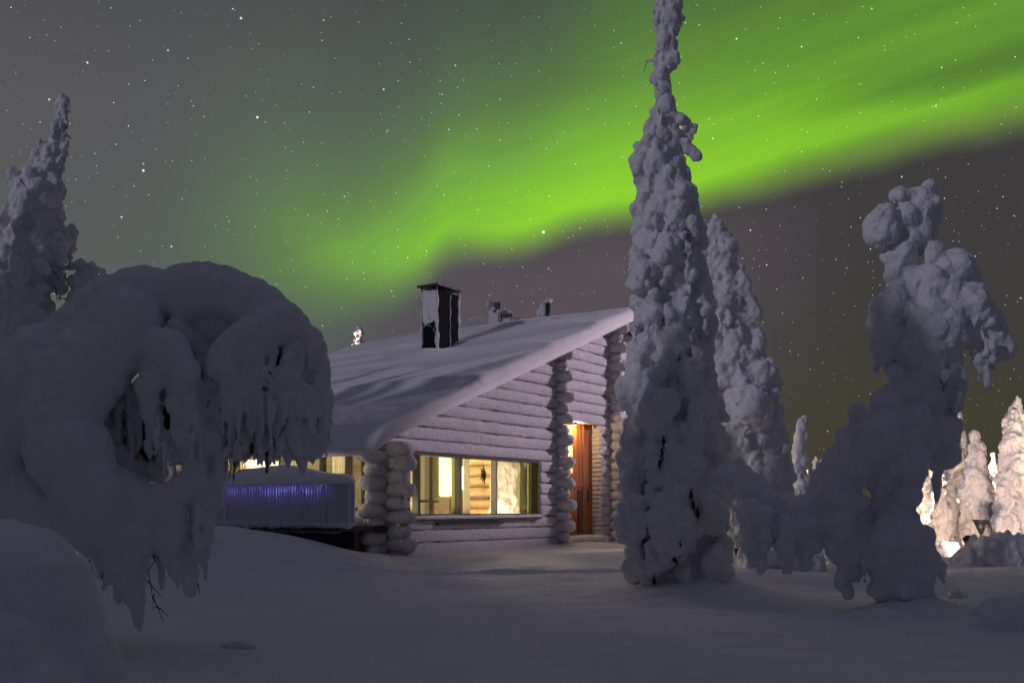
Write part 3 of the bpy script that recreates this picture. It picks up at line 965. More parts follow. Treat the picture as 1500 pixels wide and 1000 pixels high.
# snow lying on the rail: wavy closed strip
n1 = 160; n2 = 22
q = np.linspace(-.32, 6.05, n1); a_ = np.linspace(0, 2 * math.pi, n2, endpoint=False)
QQ, AA = np.meshgrid(q, a_, indexing='ij')
hh = .075 + .055 * np.exp(-((QQ - 1.1) / 1.1) ** 2) + .05 * fbm(QQ * .9, QQ * 0, 12, 3); hh = np.maximum(hh, .03)
wd = .15 + .02 * fbm(QQ * 2.0, AA * .5, 13, 3)
e_ = rnd(np.minimum(QQ - q[0], q[-1] - QQ), .2)
zc = RT + .03 + np.where(np.sin(AA) > 0, np.sin(AA) * hh * 1.5, np.sin(AA) * (.05 + .02 * fbm(QQ * 3, AA * 0, 19, 3))) * e_
P = np.stack([-5.61 + wd * np.cos(AA) * e_, QQ, zc], -1).reshape(-1, 3) + np.array([5.6, -2.5, -.77])
I = np.arange(n1 * n2).reshape(n1, n2); J = np.roll(I, -1, 1)
link_mesh('snow_cap', np_mesh('snow_cap', P, np.stack([I[:-1], J[:-1], J[1:], I[1:]], -1).reshape(-1, 4)), M_ROOF, rl)
# rime skirt under the slats
sk = Logs()
for k in range(50):
    t = -.28 + k * .125
    sk.log(R((-5.60, t, RB - .005)), R((-5.60, t + .15, RB - .02 * rng.random())), .04 + .02 * rng.random(), seed=1300 + k, n=8, step=.03)
sk.build('rime_fringe', M_RIME, rl)
bl = empty('light_string', CM @ Vector((-5.578, 2.0, 1.275)), 'string of lit blue bulbs tucked under the snow on the terrace railing', 'lights', rz=CR)
wire = [(0, t - 2.0, .02 * math.sin(t * 9)) for t in np.linspace(-.1, 3.6, 60)]
MB().tube(wire, .005, 5).build('cable', M_BLACK, bl)
bt = [.1 + .056 * k for k in range(62) if k not in (9, 10, 18, 24, 31, 40, 41, 50)]
for t in bt:
    MB().ball((.012, t - 2.0, .02 * math.sin(t * 9) - .012), (.006, .006, .009), 2).build('bulb', M_BLUE, bl, smooth=True)


# ------------------------------------------------------------------ snow laden trees
def ico(sub):
    bm = bmesh.new(); bmesh.ops.create_icosphere(bm, subdivisions=sub, radius=1.0)
    v = np.array([x.co[:] for x in bm.verts]); f = np.array([[y.index for y in x.verts] for x in bm.faces]); bm.free()
    return v, f


IV, IF = ico(2)
class Snow:
    """a heap of ellipsoids fused into one lumpy snow surface; positions come in photo pixels at a distance Y"""
    def __init__(s, D, seed):
        s.D = D; s.b = []; s.r = np.random.default_rng(seed)

    def w(s, c, r, rot=None):
        s.b.append((np.array(c, float), np.array(r, float) if np.ndim(r) else np.array([r] * 3, float), rot)); return s

    def p(s, px, py, r, dd=0.0, ax=1.0, az=1.0, ay=1.0):
        c = at(px, py, s.D + dd); k = r * s.D / F
        return s.w(c, (k * ax, k * ay, k * az))

    def chain(s, pts, n=None, jit=.12, lump=.15):
        """pts: (px,py,r[,dd]) joined by closely spaced balls"""
        for q0, q1 in zip(pts, pts[1:]):
            q0 = tuple(q0) + (0,) * (4 - len(q0)); q1 = tuple(q1) + (0,) * (4 - len(q1))
            d = math.hypot(q1[0] - q0[0], q1[1] - q0[1]); m = max(2, int(d / (.45 * min(q0[2], q1[2]) + 1)))
            for k in range(m + (q1 is pts[-1])):
                f = k / m; r = (q0[2] + (q1[2] - q0[2]) * f) * (1 + lump * s.r.normal())
                s.p(q0[0] + (q1[0] - q0[0]) * f + jit * r * s.r.normal(), q0[1] + (q1[1] - q0[1]) * f, max(r, 1.5), q0[3] + (q1[3] - q0[3]) * f + jit * r * s.D / F * s.r.normal())
        return s

    def droop(s, px, py, ln, r0, r1, dd=0.0, sway=6):
        """a ragged hanging twig bundle"""
        n = max(3, int(ln / (.5 * (r0 + r1) / 2 + 2))); x = px
        for k in range(n + 1):
            f = k / n; r = (r0 + (r1 - r0) * f) * s.r.uniform(.75, 1.25)
            x += s.r.normal() * sway / n
            s.p(x, py + ln * f, max(r, 1.5), dd + s.r.normal() * .2 * r * s.D / F, az=s.r.uniform(1.0, 1.6))
        return s

    def fluff(s, n, lo, hi, below=False, sel=None, az=(1.0, 1.6), inset=.35):
        """smaller clumps over the surface of what is there"""
        src = list(s.b)
        wts = np.array([np.prod(b[1]) ** (2 / 3) for b in src]); wts = wts / wts.sum()
        for i in s.r.choice(len(src), size=n, p=wts):
            c, r, _ = src[i]
            d = s.r.normal(size=3); d[1] -= .5
            if below: d[2] = -abs(d[2]) * 1.4
            d /= np.linalg.norm(d)
            rr = s.r.uniform(lo, hi) * s.D / F
            s.w(c + d * np.maximum(r - rr * inset, 0), (rr, rr, rr * s.r.uniform(*az)))
        return s

    def conifer(s, prof, lump=(.16, .36), dens=1.0, az=(1.0, 1.6), depthk=1.0):
        """prof: rows (py, left px, right px) from the top down"""
        P = np.array(prof, float)
        y = P[0, 0]
        while y < P[-1, 0]:
            l = np.interp(y, P[:, 0], P[:, 1]); r = np.interp(y, P[:, 0], P[:, 2])
            c = (l + r) / 2; w = (r - l) / 2
            s.p(c, y, w * .66, 0, az=1.1)
            y += max(3, w * .35)
        mw = np.max(P[:, 2] - P[:, 1]) / 2
        y = P[0, 0]; k0 = s.D / F
        while y < P[-1, 0]:
            l = np.interp(y, P[:, 0], P[:, 1]); r = np.interp(y, P[:, 0], P[:, 2]); c = (l + r) / 2; w = (r - l) / 2
            n = max(4, int(dens * 7.5)); th0 = s.r.uniform(0, 6.28)
            for k in range(n):
                th = th0 + k * 6.283 / n + s.r.normal() * .3
                rr = np.clip(w * s.r.uniform(*lump), 2.5, mw * .30) * s.r.uniform(.7, 1.2)
                out = w * s.r.uniform(.82, 1.06); yy = y + s.r.normal() * w * .15; dr = min(w, mw * .7) * s.r.uniform(.35, .8)
                for f, sz in ((.0, .8), (.35, 1.0), (.7, 1.0), (1.0, .72)):
                    rad = max(out * (.5 + .5 * f ** .7) - rr * sz * .9, 0)
                    q = rr * sz
                    s.w(at(c + rad * math.sin(th), yy - dr * .5 + dr * f ** 1.4, s.D - rad * math.cos(th) * k0 * depthk), np.array([1, 1, s.r.uniform(*az)]) * q * k0)
                if s.r.random() < .6:
                    rad = max(out - rr * .6, 0); q = rr * s.r.uniform(.28, .5)
                    s.w(at(c + rad * math.sin(th), yy + dr * .75 + q, s.D - rad * math.cos(th) * k0), np.array([1, 1, 1.5]) * q * k0)
            y += max(2.5, min(w, mw * .8) * .40)
        return s

    def hit(s, px, py):
        """distance in front of the base distance at which the heap's surface lies behind a photo point"""
        o = np.array([0, 0, CZ]); d = np.array([(px - 750) / F, 1.0, (HZ - py) / F]); best = None
        for c, r, _ in s.b:
            a = d / r; b = (o - c) / r; A = a @ a; B = a @ b; C_ = b @ b - 1; q = B * B - A * C_
            if q > 0:
                y = (-B - math.sqrt(q)) / A
                if best is None or y < best: best = y
        return (best - s.D) if best is not None else None

    def gaps(s, root, spots, seed, n=44, sx=.22, ln=9, out=.0):
        """dark needles showing in gaps of the snow"""
        sp = []
        for px, py, rad in spots:
            h = s.hit(px, py)
            if h is not None: sp.append((px, py, rad, h - out))
        needles(root, sp, seed, s.D, n, sx, ln)

    def verts(s):
        V = []; Fc = []; n = 0
        for c, r, rot in s.b:
            V.append(IV * r + c); Fc.append(IF + n); n += len(IV)
        return np.concatenate(V), np.concatenate(Fc)

    def build(s, name, parent, mat, voxel, disp=((.12, .03), (.04, .012)), smooth=3):
        v, f = s.verts()
        inv = np.array(parent.matrix_world.translation)
        me = np_mesh(name, v - inv, f)
        o = bpy.data.objects.new(name + '_src', me); COL.objects.link(o)
        m = o.modifiers.new('remesh', 'REMESH'); m.mode = 'VOXEL'; m.voxel_size = voxel
        m = o.modifiers.new('smooth', 'SMOOTH'); m.factor = .5; m.iterations = smooth
        for sc, st_ in disp:
            m = o.modifiers.new('lumps', 'DISPLACE'); m.texture = cloudtex(sc) if st_ > 0 else cauli(sc); m.strength = st_; m.mid_level = .5 if st_ > 0 else .46; m.texture_coords = 'LOCAL'
        dg = bpy.context.evaluated_depsgraph_get()
        ev = o.evaluated_get(dg)
        res = bpy.data.meshes.new_from_object(ev)
        bpy.data.objects.remove(o); bpy.data.meshes.remove(me)
        res.name = name
        return link_mesh(name, res, mat, parent)


def troot(name, px, D, label, cat='tree', group=None, y=None):
    x = (px - 750) / F * D
    o = empty(name, (x, D, gz(x, D) - .05), label, cat, group)
    bpy.context.view_layer.update()
    return o


def trunk(root, pts, rad, mat=None):
    inv = root.matrix_world.translation
    MB().tube([Vector(p) - inv for p in pts], rad, 9).build('trunk', mat or M_BARK, root, smooth=True)


def twigs(root, starts, seed, D, scale=1.0, name='branch'):
    """thin dark bare twigs; starts: (px,py,dx,dy,len,dd)"""
    r = np.random.default_rng(seed); inv = root.matrix_world.translation
    for (px, py, dx, dy, ln, dd) in starts:
        x, y = px, py; pts = []
        for k in range(6):
            pts.append(at(x, y, D + dd) - inv)
            x += dx * ln / 5 + r.normal() * ln * .05; y += dy * ln / 5 + r.normal() * ln * .05
        MB().tube(pts, [1.0 * D / F * scale * (1 - .13 * k) for k in range(6)], 5).build(name, M_BARK, root, smooth=True)


SNOWY = 'tall spruces buried in snow near the cabin'

def needles(root, spots, seed, D, n=60, sx=.5, ln=18):
    r = np.random.default_rng(seed); inv = root.matrix_world.translation; m = MB()
    for (px, py, rad, dd) in spots:
        for k in range(n):
            a = at(px + r.normal() * rad * sx, py + r.normal() * rad * .8, D + dd + r.normal() * .03) - inv
            m.tube([a, a + Vector((r.normal() * .25, r.normal() * .2, -1)) * r.uniform(.3, .9) * ln * D / F], [.9 * D / F, .3 * D / F], 4)
    tag(m.build('needles', M_NEEDLE, root), kind='stuff')


# --- tall tree in front of the cabin
T = troot('snowy_spruce', 1000, 11.0, 'tallest narrow snow-plastered spruce in front of the cabin gable, reaching out of the picture', group=SNOWY)
s = Snow(11.0, 11)
s.conifer([(-30, 962, 996), (10, 955, 1000), (45, 957, 999), (75, 955, 998), (105, 957, 986), (140, 956, 988), (165, 952, 990), (195, 938, 988), (225, 926, 1000), (255, 924, 1022),
           (300, 927, 1036), (350, 921, 1041), (400, 918, 1048), (460, 917, 1055), (520, 912, 1058), (580, 904, 1062), (640, 901, 1068), (700, 903, 1076), (760, 906, 1080), (820, 912, 1080),
           (850, 925, 1078), (872, 985, 1072)], lump=(.20, .40), dens=1.0)
s.chain([(985, 165, 12), (1000, 175, 9), (1012, 184, 9), (1020, 192, 7)]); s.droop(1014, 188, 14, 6, 3); s.droop(1003, 182, 14, 5, 3)
s.chain([(985, 200, 14), (1005, 212, 11), (1020, 224, 8), (1026, 228, 5)])
s.chain([(935, 215, 12), (928, 240, 10), (932, 262, 8)]); s.droop(948, 92, 14, 5, 2.5); s.chain([(956, 85, 5), (948, 92, 4), (942, 104, 2.5)])
s.p(940, 405, 21, -.35, az=1.5); s.p(936, 385, 16, -.3)
s.p(1000, 700, 34, -.45, az=1.6); s.p(985, 770, 36, -.5, az=1.6); s.p(1015, 640, 26, -.42, az=1.4); s.p(960, 600, 30, -.42, az=1.3); s.p(1040, 740, 28, -.45, az=1.7)
s.p(925, 760, 24, -.4, az=1.8); s.p(930, 820, 22, -.3, az=1.4); s.p(1045, 830, 26, -.35, az=1.6)
s.fluff(260, 3, 8)
for k in range(60):
    y = s.r.uniform(260, 830); s.droop(990 + s.r.uniform(-.5, .5) * 70 * (.5 + y / 900), y, s.r.uniform(16, 42), s.r.uniform(5, 9), 3, -.52 * (.45 + y / 1500))
s.build('crown', T, M_TREE, .0125, ((.30, .05), (.20, -.12), (.085, -.028), (.03, .010)))
trunk(T, [at(1000, 880, 11), at(990, 600, 11), at(975, 200, 11), at(975, -20, 11)], [.14, .11, .05, .02])

s.gaps(T, [(972, 648, 5), (970, 662, 6), (966, 676, 4), (995, 520, 4), (1012, 722, 5), (1016, 736, 6), (1022, 750, 5), (996, 800, 6), (988, 814, 6), (958, 845, 5)], 12, 60, .16, 8, -.05)

# --- second tree behind it
T = troot('snowy_spruce', 1085, 14.5, 'broad snow-laden spruce half hidden behind the tallest tree', group=SNOWY)
s = Snow(14.5, 21)
s.conifer([(316, 1040, 1056), (335, 1034, 1066), (362, 1030, 1082), (395, 1032, 1086), (430, 1030, 1106), (470, 1032, 1110), (510, 1035, 1116), (545, 1035, 1134), (590, 1035, 1142), (640, 1040, 1146),
           (700, 1045, 1160), (760, 1050, 1170), (830, 1060, 1175)], lump=(.2, .4))
s.p(1100, 595, 30, -.5); s.p(1110, 612, 24, -.45)
for q in [(1118, 545, 20, -.2), (1128, 570, 18, -.1), (1132, 610, 20, -.1), (1138, 650, 20, -.1), (1148, 690, 18, 0), (1120, 690, 26, -.3), (1108, 500, 18, -.1), (1098, 455, 18, -.1), (1085, 420, 18, -.15), (1070, 370, 16, -.1), (1150, 730, 20, 0)]: s.p(*q, az=1.3); s.fluff(120, 3, 7)
s.build('crown', T, M_TREE, .017, ((.30, .06), (.22, -.14), (.095, -.034), (.03, .010)))
trunk(T, [at(1090, 840, 14.5), at(1080, 500, 14.5), at(1052, 330, 14.5)], [.16, .09, .02])

T = troot('snowy_spruce', 1168, 18.0, 'slim snowy spruce with a rounded bent tip beside the broad one', group=SNOWY)
s = Snow(18.0, 22)
s.conifer([(618, 1166, 1182), (640, 1160, 1182), (680, 1158, 1182), (730, 1152, 1186), (800, 1148, 1190)], lump=(.25, .45)); s.fluff(60, 3, 6)
for q in [(1174, 626, 9), (1177, 640, 9), (1170, 655, 11), (1175, 675, 11), (1164, 690, 14), (1178, 705, 12), (1160, 725, 15)]: s.p(*q)
s.build('crown', T, M_TREE, .02, ((.16, .05), (.05, .02)))
trunk(T, [at(1168, 810, 18), at(1172, 625, 18)], [.1, .02])

# --- twisted tree on the right with its sagging arm
T = troot('bent_snowy_tree', 1322, 9.3, 'twisted snow-crusted tree on the right with a sagging arm and a round top knob')
s = Snow(9.3, 31)
for (x, y, r, dd) in [(1318, 283, 14, 0), (1340, 284, 15, .05), (1360, 276, 15, .05), (1368, 285, 11, .05), (1368, 312, 12, .08), (1364, 336, 11, .05), (1345, 310, 22, 0), (1325, 318, 22, -.05),
                      (1293, 330, 26, -.12), (1288, 345, 18, -.12), (1340, 345, 20, 0), (1320, 375, 25, 0), (1312, 400, 18, 0), (1316, 415, 14, 0),
                      (1310, 450, 32, -.05), (1298, 485, 26, -.12), (1286, 505, 17, -.15), (1296, 518, 14, -.12), (1352, 425, 42, 0), (1382, 440, 42, .02), (1365, 485, 50, -.05), (1408, 455, 38, 0),
                      (1432, 475, 30, 0), (1452, 485, 25, 0), (1466, 500, 18, 0), (1472, 515, 12, 0), (1438, 505, 20, .02), (1330, 512, 30, -.1), (1345, 545, 32, -.05),
                      (1390, 540, 26, 0), (1402, 560, 17, 0), (1400, 580, 12, 0), (1378, 580, 15, 0), (1312, 545, 15, -.15), (1325, 570, 26, -.1),
                      (1300, 600, 30, -.10), (1285, 640, 40, -.14), (1335, 620, 34, -.12), (1255, 655, 34, -.05), (1328, 675, 32, -.14), (1345, 585, 30, 0),
                      (1352, 640, 30, 0), (1332, 712, 20, .0), (1322, 742, 17, -.02), (1298, 695, 22, -.08),
                      (1318, 800, 46, -.1), (1305, 825, 36, -.12), (1340, 815, 40, -.05), (1325, 850, 42, -.1), (1345, 875, 26, -.05), (1320, 885, 22, -.1)]:
    s.p(x, y, r, dd, az=s.r.uniform(.9, 1.15))
s.chain([(1290, 334, 24, -.1), (1318, 324, 23, -.05), (1345, 322, 22, 0), (1356, 300, 18, .04), (1362, 285, 15, .05)], jit=.06)
s.chain([(1312, 284, 13, 0), (1340, 290, 15, .03), (1366, 282, 13, .05), (1370, 310, 11, .07), (1364, 340, 10, .06)], jit=.06)
s.chain([(1330, 345, 22, 0), (1318, 380, 23, 0), (1314, 412, 18, 0), (1330, 440, 30, 0), (1352, 470, 38, 0), (1350, 515, 30, 0), (1335, 560, 26, -.03), (1315, 600, 30, -.03), (1310, 640, 34, -.04), (1326, 690, 26, -.02), (1322, 742, 17, -.02), (1322, 800, 34, -.04), (1325, 850, 32, -.05)], jit=.08, lump=.08)
s.chain([(1300, 455, 26, -.05), (1290, 490, 24, -.1), (1290, 520, 14, -.12)], jit=.1)
s.chain([(1385, 430, 36, 0), (1425, 462, 34, 0), (1455, 485, 24, 0), (1474, 515, 12, 0)], jit=.08)
s.chain([(1355, 365, 20), (1395, 392, 24), (1425, 420, 20), (1432, 432, 12)])
s.chain([(1358, 590, 24), (1384, 640, 20), (1388, 680, 12)]); s.chain([(1368, 655, 16), (1373, 690, 10), (1371, 735, 6)])
s.chain([(1326, 700, 26, -.04), (1318, 735, 24, -.04), (1312, 770, 30, -.04)], lump=.1)
for q in [(1286, 792, 22, -.12), (1356, 795, 20, -.08), (1294, 856, 22, -.1), (1352, 862, 20, -.1), (1300, 765, 18, -.1), (1372, 830, 12, 0), (1275, 820, 14, -.1), (1318, 770, 20, -.14)]: s.p(*q, az=1.25)
for k in range(40): s.droop(1320 + s.r.normal() * 26, s.r.uniform(780, 850), s.r.uniform(14, 34), s.r.uniform(5, 9), 3.5, -.16 + abs(s.r.normal()) * .06)
for k in range(26): s.droop(s.r.uniform(1240, 1350), s.r.uniform(600, 680), s.r.uniform(16, 40), s.r.uniform(6, 10), 4, -.22 + abs(s.r.normal()) * .06)
s.chain([(1275, 655, 42, -.05), (1228, 692, 33, 0), (1195, 742, 25, .05), (1160, 755, 24, .1), (1125, 736, 25, .2), (1095, 712, 26, .4), (1072, 695, 24, .6)], jit=.05, lump=.05)
for (x, y, ln, r0, r1) in [(1235, 740, 110, 30, 10), (1222, 745, 70, 18, 8), (1255, 740, 110, 20, 6), (1243, 790, 80, 22, 5), (1180, 770, 55, 18, 8), (1150, 775, 60, 20, 8), (1118, 760, 70, 20, 8), (1098, 745, 80, 18, 7),
                           (1200, 765, 40, 16, 7), (1284, 700, 66, 18, 10), (1294, 690, 60, 16, 10)]:
    s.droop(x, y, ln, r0, r1)
for k in range(46):
    x = s.r.uniform(1285, 1470); s.droop(x, 500 + s.r.uniform(-20, 25), s.r.uniform(15, 45), s.r.uniform(5, 9), 3, s.r.normal() * .1)
for k in range(30):
    s.droop(s.r.uniform(1350, 1412), s.r.uniform(540, 600), s.r.uniform(12, 26), s.r.uniform(4, 7), 2.5, s.r.normal() * .1)
s.fluff(420, 3, 8, below=True)
s.build('crown', T, M_TREE, .0115, ((.22, .05), (.19, -.085), (.07, -.015), (.02, .008)), 7)
trunk(T, [at(1325, 895, 9.3), at(1330, 700, 9.3), at(1345, 500, 9.3), at(1320, 380, 9.3), at(1350, 290, 9.3)], [.07, .06, .05, .03, .015])

# --- tree at the left edge
T = troot('snowy_spruce', 40, 11.5, 'snow-caked spruce at the left edge standing behind the arched tree', group=SNOWY)
s = Snow(11.5, 41)
s.conifer([(142, 82, 100), (165, 74, 103), (200, 70, 104), (232, 50, 100), (262, 22, 98), (290, 12, 94), (312, 8, 100), (345, 0, 112), (378, -6, 108), (420, -10, 82), (500, -30, 80), (600, -50, 100), (760, -60, 110)], lump=(.2, .42))
for (x, y, ln, r0, r1) in [(20, 262, 36, 12, 4), (60, 205, 10, 7, 4), (100, 345, 28, 12, 5), (8, 320, 50, 16, 6), (104, 370, 12, 6, 3)]:
    s.droop(x, y, ln, r0, r1)
s.chain([(90, 395, 6), (112, 388, 4), (125, 386, 8)]); s.p(130, 400, 17); s.p(140, 405, 15); s.p(125, 420, 22); s.p(140, 430, 16); s.p(115, 440, 20); s.p(120, 470, 26)
s.fluff(260, 3, 9)
s.build('crown', T, M_TREE, .0135, ((.25, .05), (.18, -.11), (.08, -.04), (.025, .012)))
trunk(T, [at(30, 800, 11.5), at(50, 400, 11.5), at(92, 150, 11.5)], [.14, .1, .02])
twigs(T, [(85, 388, 1, -.05, 40, 0), (75, 390, .5, .8, 30, -.2), (80, 420, .4, .9, 25, -.2), (96, 400, .2, 1, 30, -.2), (30, 262, .4, 1, 20, -.5)], 5, 11.5)

# --- arched tree bowed under its snow on the left
T = troot('arched_snowy_tree', 70, 6.0, 'large tree bowed into an arch by heavy smooth snow on the left')
s = Snow(6.0, 51)
sm = dict(jit=.02, lump=.03)
# trunk side: one broad smooth limb rising to the crest
s.chain([(-60, 840, 120, 0), (-40, 700, 120, 0), (0, 620, 100, 0), (50, 575, 82, 0), (105, 520, 66, .02), (155, 468, 58, .04), (200, 438, 50, .06), (226, 428, 42, .08)], **sm)
s.chain([(185, 470, 52, -.04), (150, 515, 58, -.10), (112, 560, 62, -.16), (88, 610, 60, -.20), (98, 660, 58, -.22), (122, 705, 56, -.2), (150, 745, 44, -.16)], **sm)
s.chain([(0, 720, 80, -.05), (60, 760, 74, -.05), (120, 770, 50, -.08)], **sm)
# crest and the heavy right hand lobe
s.chain([(272, 432, 46, .12), (305, 428, 47, .14), (345, 436, 45, .14), (385, 456, 42, .14), (420, 482, 37, .14), (446, 512, 26, .14)], **sm)
s.chain([(240, 430, 36, .11), (275, 440, 40, .16)], **sm)
s.chain([(412, 472, 34, .06), (372, 492, 34, .0), (335, 515, 28, -.03), (318, 540, 20, -.04)], **sm)
s.chain([(330, 520, 20, -.03), (338, 560, 18, -.02), (345, 600, 14, 0)], lump=.12)
s.chain([(372, 510, 24, 0), (378, 550, 20, .02), (375, 600, 15, .04)], lump=.12)
# middle pendant under the slit
s.chain([(216, 505, 30, -.06), (245, 515, 36, -.10), (268, 545, 26, -.10)], **sm)
s.chain([(222, 540, 22, -.10), (214, 575, 17, -.10), (222, 612, 15, -.08), (232, 640, 12, -.06)], lump=.06)
s.chain([(268, 550, 24, -.10), (264, 590, 19, -.08), (272, 620, 20, -.06), (280, 660, 20, -.04), (284, 705, 22, -.02)], lump=.08)
s.chain([(290, 560, 12, -.02), (292, 600, 10, 0), (288, 630, 10, 0)])
# outer curtain
s.chain([(452, 500, 26, .12), (463, 530, 22, .10), (458, 580, 26, .08), (455, 625, 22, .08), (462, 660, 12, .08)], lump=.10)
s.chain([(432, 520, 20, .06), (428, 570, 22, .04), (432, 620, 18, .04), (438, 655, 12, .05)], lump=.12)
s.chain([(405, 560, 16, .12), (402, 610, 14, .12), (404, 650, 9, .12)], lump=.14)
# lower limbs
s.chain([(140, 735, 48, -.14), (170, 775, 40, -.1), (185, 820, 28, -.1), (196, 865, 15, -.1), (203, 912, 8, -.1)], lump=.08)
s.chain([(165, 712, 34, -.1), (210, 730, 24, -.08), (252, 728, 24, -.06), (284, 705, 24, -.02)], **sm)
s.chain([(248, 745, 26, -.08), (252, 800, 20, -.08), (262, 845, 15, -.08)], lump=.1); s.chain([(205, 750, 38, -.08), (190, 800, 28, -.06)])
for (x, y, ln, r0, r1, dd) in [(290, 720, 60, 20, 10, 0), (305, 700, 90, 12, 6, .05), (275, 825, 34, 16, 9, -.05), (285, 830, 40, 7, 3, -.05), (300, 640, 100, 14, 8, .06),
                               (160, 790, 60, 18, 8, -.1), (175, 830, 50, 14, 6, -.08), (205, 850, 70, 9, 5, -.1), (150, 770, 70, 16, 7, -.05), (235, 800, 60, 11, 5, 0),
                               (318, 560, 180, 18, 7, .06), (328, 560, 140, 16, 6, .1), (345, 600, 70, 14, 6, .08), (362, 590, 80, 14, 6, .1), (385, 600, 70, 14, 6, .1), (405, 620, 50, 12, 5, .12), (425, 620, 60, 14, 5, .1),
                               (444, 640, 50, 12, 5, .1), (462, 640, 40, 10, 4, .1), (475, 600, 50, 8, 4, .12), (310, 680, 70, 9, 5, .1), (308, 620, 90, 14, 8, .1), (480, 560, 60, 6, 4, .1), (472, 520, 60, 10, 5, .12)]:
    s.droop(x, y, ln, r0, r1, dd)
for k in range(130):
    x = s.r.uniform(335, 482); y = s.r.uniform(540, 640)
    s.droop(x, y, s.r.uniform(25, 55), s.r.uniform(5, 9), 2.5, s.r.uniform(.0, .3), 10)
for k in range(60):
    x = s.r.uniform(150, 310); s.droop(x, s.r.uniform(740, 810), s.r.uniform(25, 60), s.r.uniform(5, 9), 2.5, s.r.uniform(-.15, .1), 10)
s.chain([(258, 462, 22, .16), (285, 478, 30, .2), (318, 482, 30, .2), (350, 480, 26, .18)], **sm)
s.chain([(262, 478, 14, .02), (300, 520, 24, .16), (296, 560, 18, .12)], lump=.08)
for k in range(170):
    x = s.r.uniform(322, 482); y = s.r.uniform(505, 600) - max(0, (400 - x) * .05)
    s.droop(x, y, s.r.uniform(20, 70), s.r.uniform(4, 7.5), 2.2, s.r.uniform(-.07, .06), 8)
for k in range(50):
    x = s.r.uniform(205, 300); s.droop(x, s.r.uniform(560, 660), s.r.uniform(20, 60), s.r.uniform(3, 6), 2.2, s.r.uniform(-.16, -.02), 8)
for k in range(26):
    x = s.r.uniform(165, 235); s.droop(x, 545 + (225 - x) * .5 + s.r.uniform(0, 30), s.r.uniform(30, 95), s.r.uniform(5, 9), 3, s.r.uniform(-.02, .22), 8)
for k in range(22):
    x = s.r.uniform(150, 205); s.p(x, s.r.uniform(650, 700), s.r.uniform(5, 10), s.r.uniform(.05, .25), az=1.5)
for q in [(150, 640, 22, .04), (168, 668, 22, .05), (186, 690, 22, .06), (205, 690, 18, .1), (160, 620, 14, .1), (230, 690, 18, .06)]:
    s.p(*q)
for q in [(185, 650, 34, .45), (215, 600, 34, .45), (195, 690, 26, .45), (225, 650, 28, .4), (245, 560, 28, .35), (240, 590, 24, .4)]:
    s.p(*q)
s.build('crown', T, M_NEAR, .0085, ((.3, .03), (.07, .010), (.035, -.006), (.014, .005)), smooth=6)
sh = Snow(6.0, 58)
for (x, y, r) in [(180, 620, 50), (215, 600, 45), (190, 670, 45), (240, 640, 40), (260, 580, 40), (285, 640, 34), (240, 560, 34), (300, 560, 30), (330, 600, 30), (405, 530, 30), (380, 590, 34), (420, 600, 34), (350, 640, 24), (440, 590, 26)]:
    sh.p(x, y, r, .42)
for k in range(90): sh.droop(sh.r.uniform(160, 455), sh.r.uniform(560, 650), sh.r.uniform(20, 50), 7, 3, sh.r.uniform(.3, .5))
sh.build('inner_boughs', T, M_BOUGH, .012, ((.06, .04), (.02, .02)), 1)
trunk(T, [at(-20, 900, 6.1), at(20, 700, 6.1), at(100, 540, 6.1), at(210, 455, 6.1), at(330, 460, 6.15), at(430, 540, 6.15)], [.10, .08, .06, .05, .035, .015])
twigs(T, [(222, 800, .02, 1, 75, -.05), (216, 850, .8, .6, 28, -.05), (226, 870, .25, 1, 45, -.05), (228, 888, .9, .5, 22, -.05), (305, 790, -.3, 1, 20, .08), (287, 850, .4, 1, 18, -.05)], 6, 6.0, 1.1)
r_ = np.random.default_rng(4)
twigs(T, [(r_.uniform(330, 475), r_.uniform(560, 640), r_.normal() * .3, 1, r_.uniform(25, 60), r_.uniform(-.05, .2)) for k in range(46)] +
      [(r_.uniform(160, 215), r_.uniform(600, 690), r_.normal() * .4, 1, r_.uniform(20, 60), r_.uniform(.1, .3)) for k in range(34)] +
      [(r_.uniform(395, 415), r_.uniform(505, 560), r_.normal() * .3, 1, r_.uniform(10, 24), .08) for k in range(10)], 7, 6.0, .8, 'twig')

s.gaps(T, [(392, 530, 6), (396, 550, 7), (388, 575, 7)], 18, 44, .5, 7, -.03)
needles(T, [(185, 625, 26, .32), (200, 665, 26, .3), (175, 655, 18, .3), (244, 580, 12, .22), (405, 520, 14, .10), (412, 550, 12, .12), (350, 640, 26, .1), (338, 665, 20, .1), (365, 620, 20, .12), (150, 800, 22, -.05), (305, 560, 10, .05), (315, 590, 12, .05)], 8, 6.0, 45)

# --- buried sapling in the lower left corner
T = troot('buried_sapling', 20, 3.6, 'smooth snow hump over a bent sapling in the lower left corner', 'tree')
s = Snow(3.6, 61)
for (x, y, r, dd) in [(10, 890, 132, 0), (45, 930, 112, .02), (72, 985, 105, .02), (90, 1060, 100, .02), (-60, 900, 140, 0), (-20, 1010, 120, -.16), (30, 1040, 90, -.20), (0, 950, 70, -.20), (80, 1180, 120, 0), (0, 1180, 150, 0), (-100, 1050, 140, 0)]:
    s.p(x, y, r, dd)
s.build('crown', T, M_NEAR, .009, ((.3, .03), (.05, .006)), smooth=10)
trunk(T, [at(20, 1300, 3.6), at(0, 1100, 3.6), at(10, 900, 3.6)], [.03, .03, .02])


# ------------------------------------------------------------------ floodlit trees far right and beyond the roof
FARG = 'floodlit snowy trees beyond the clearing'


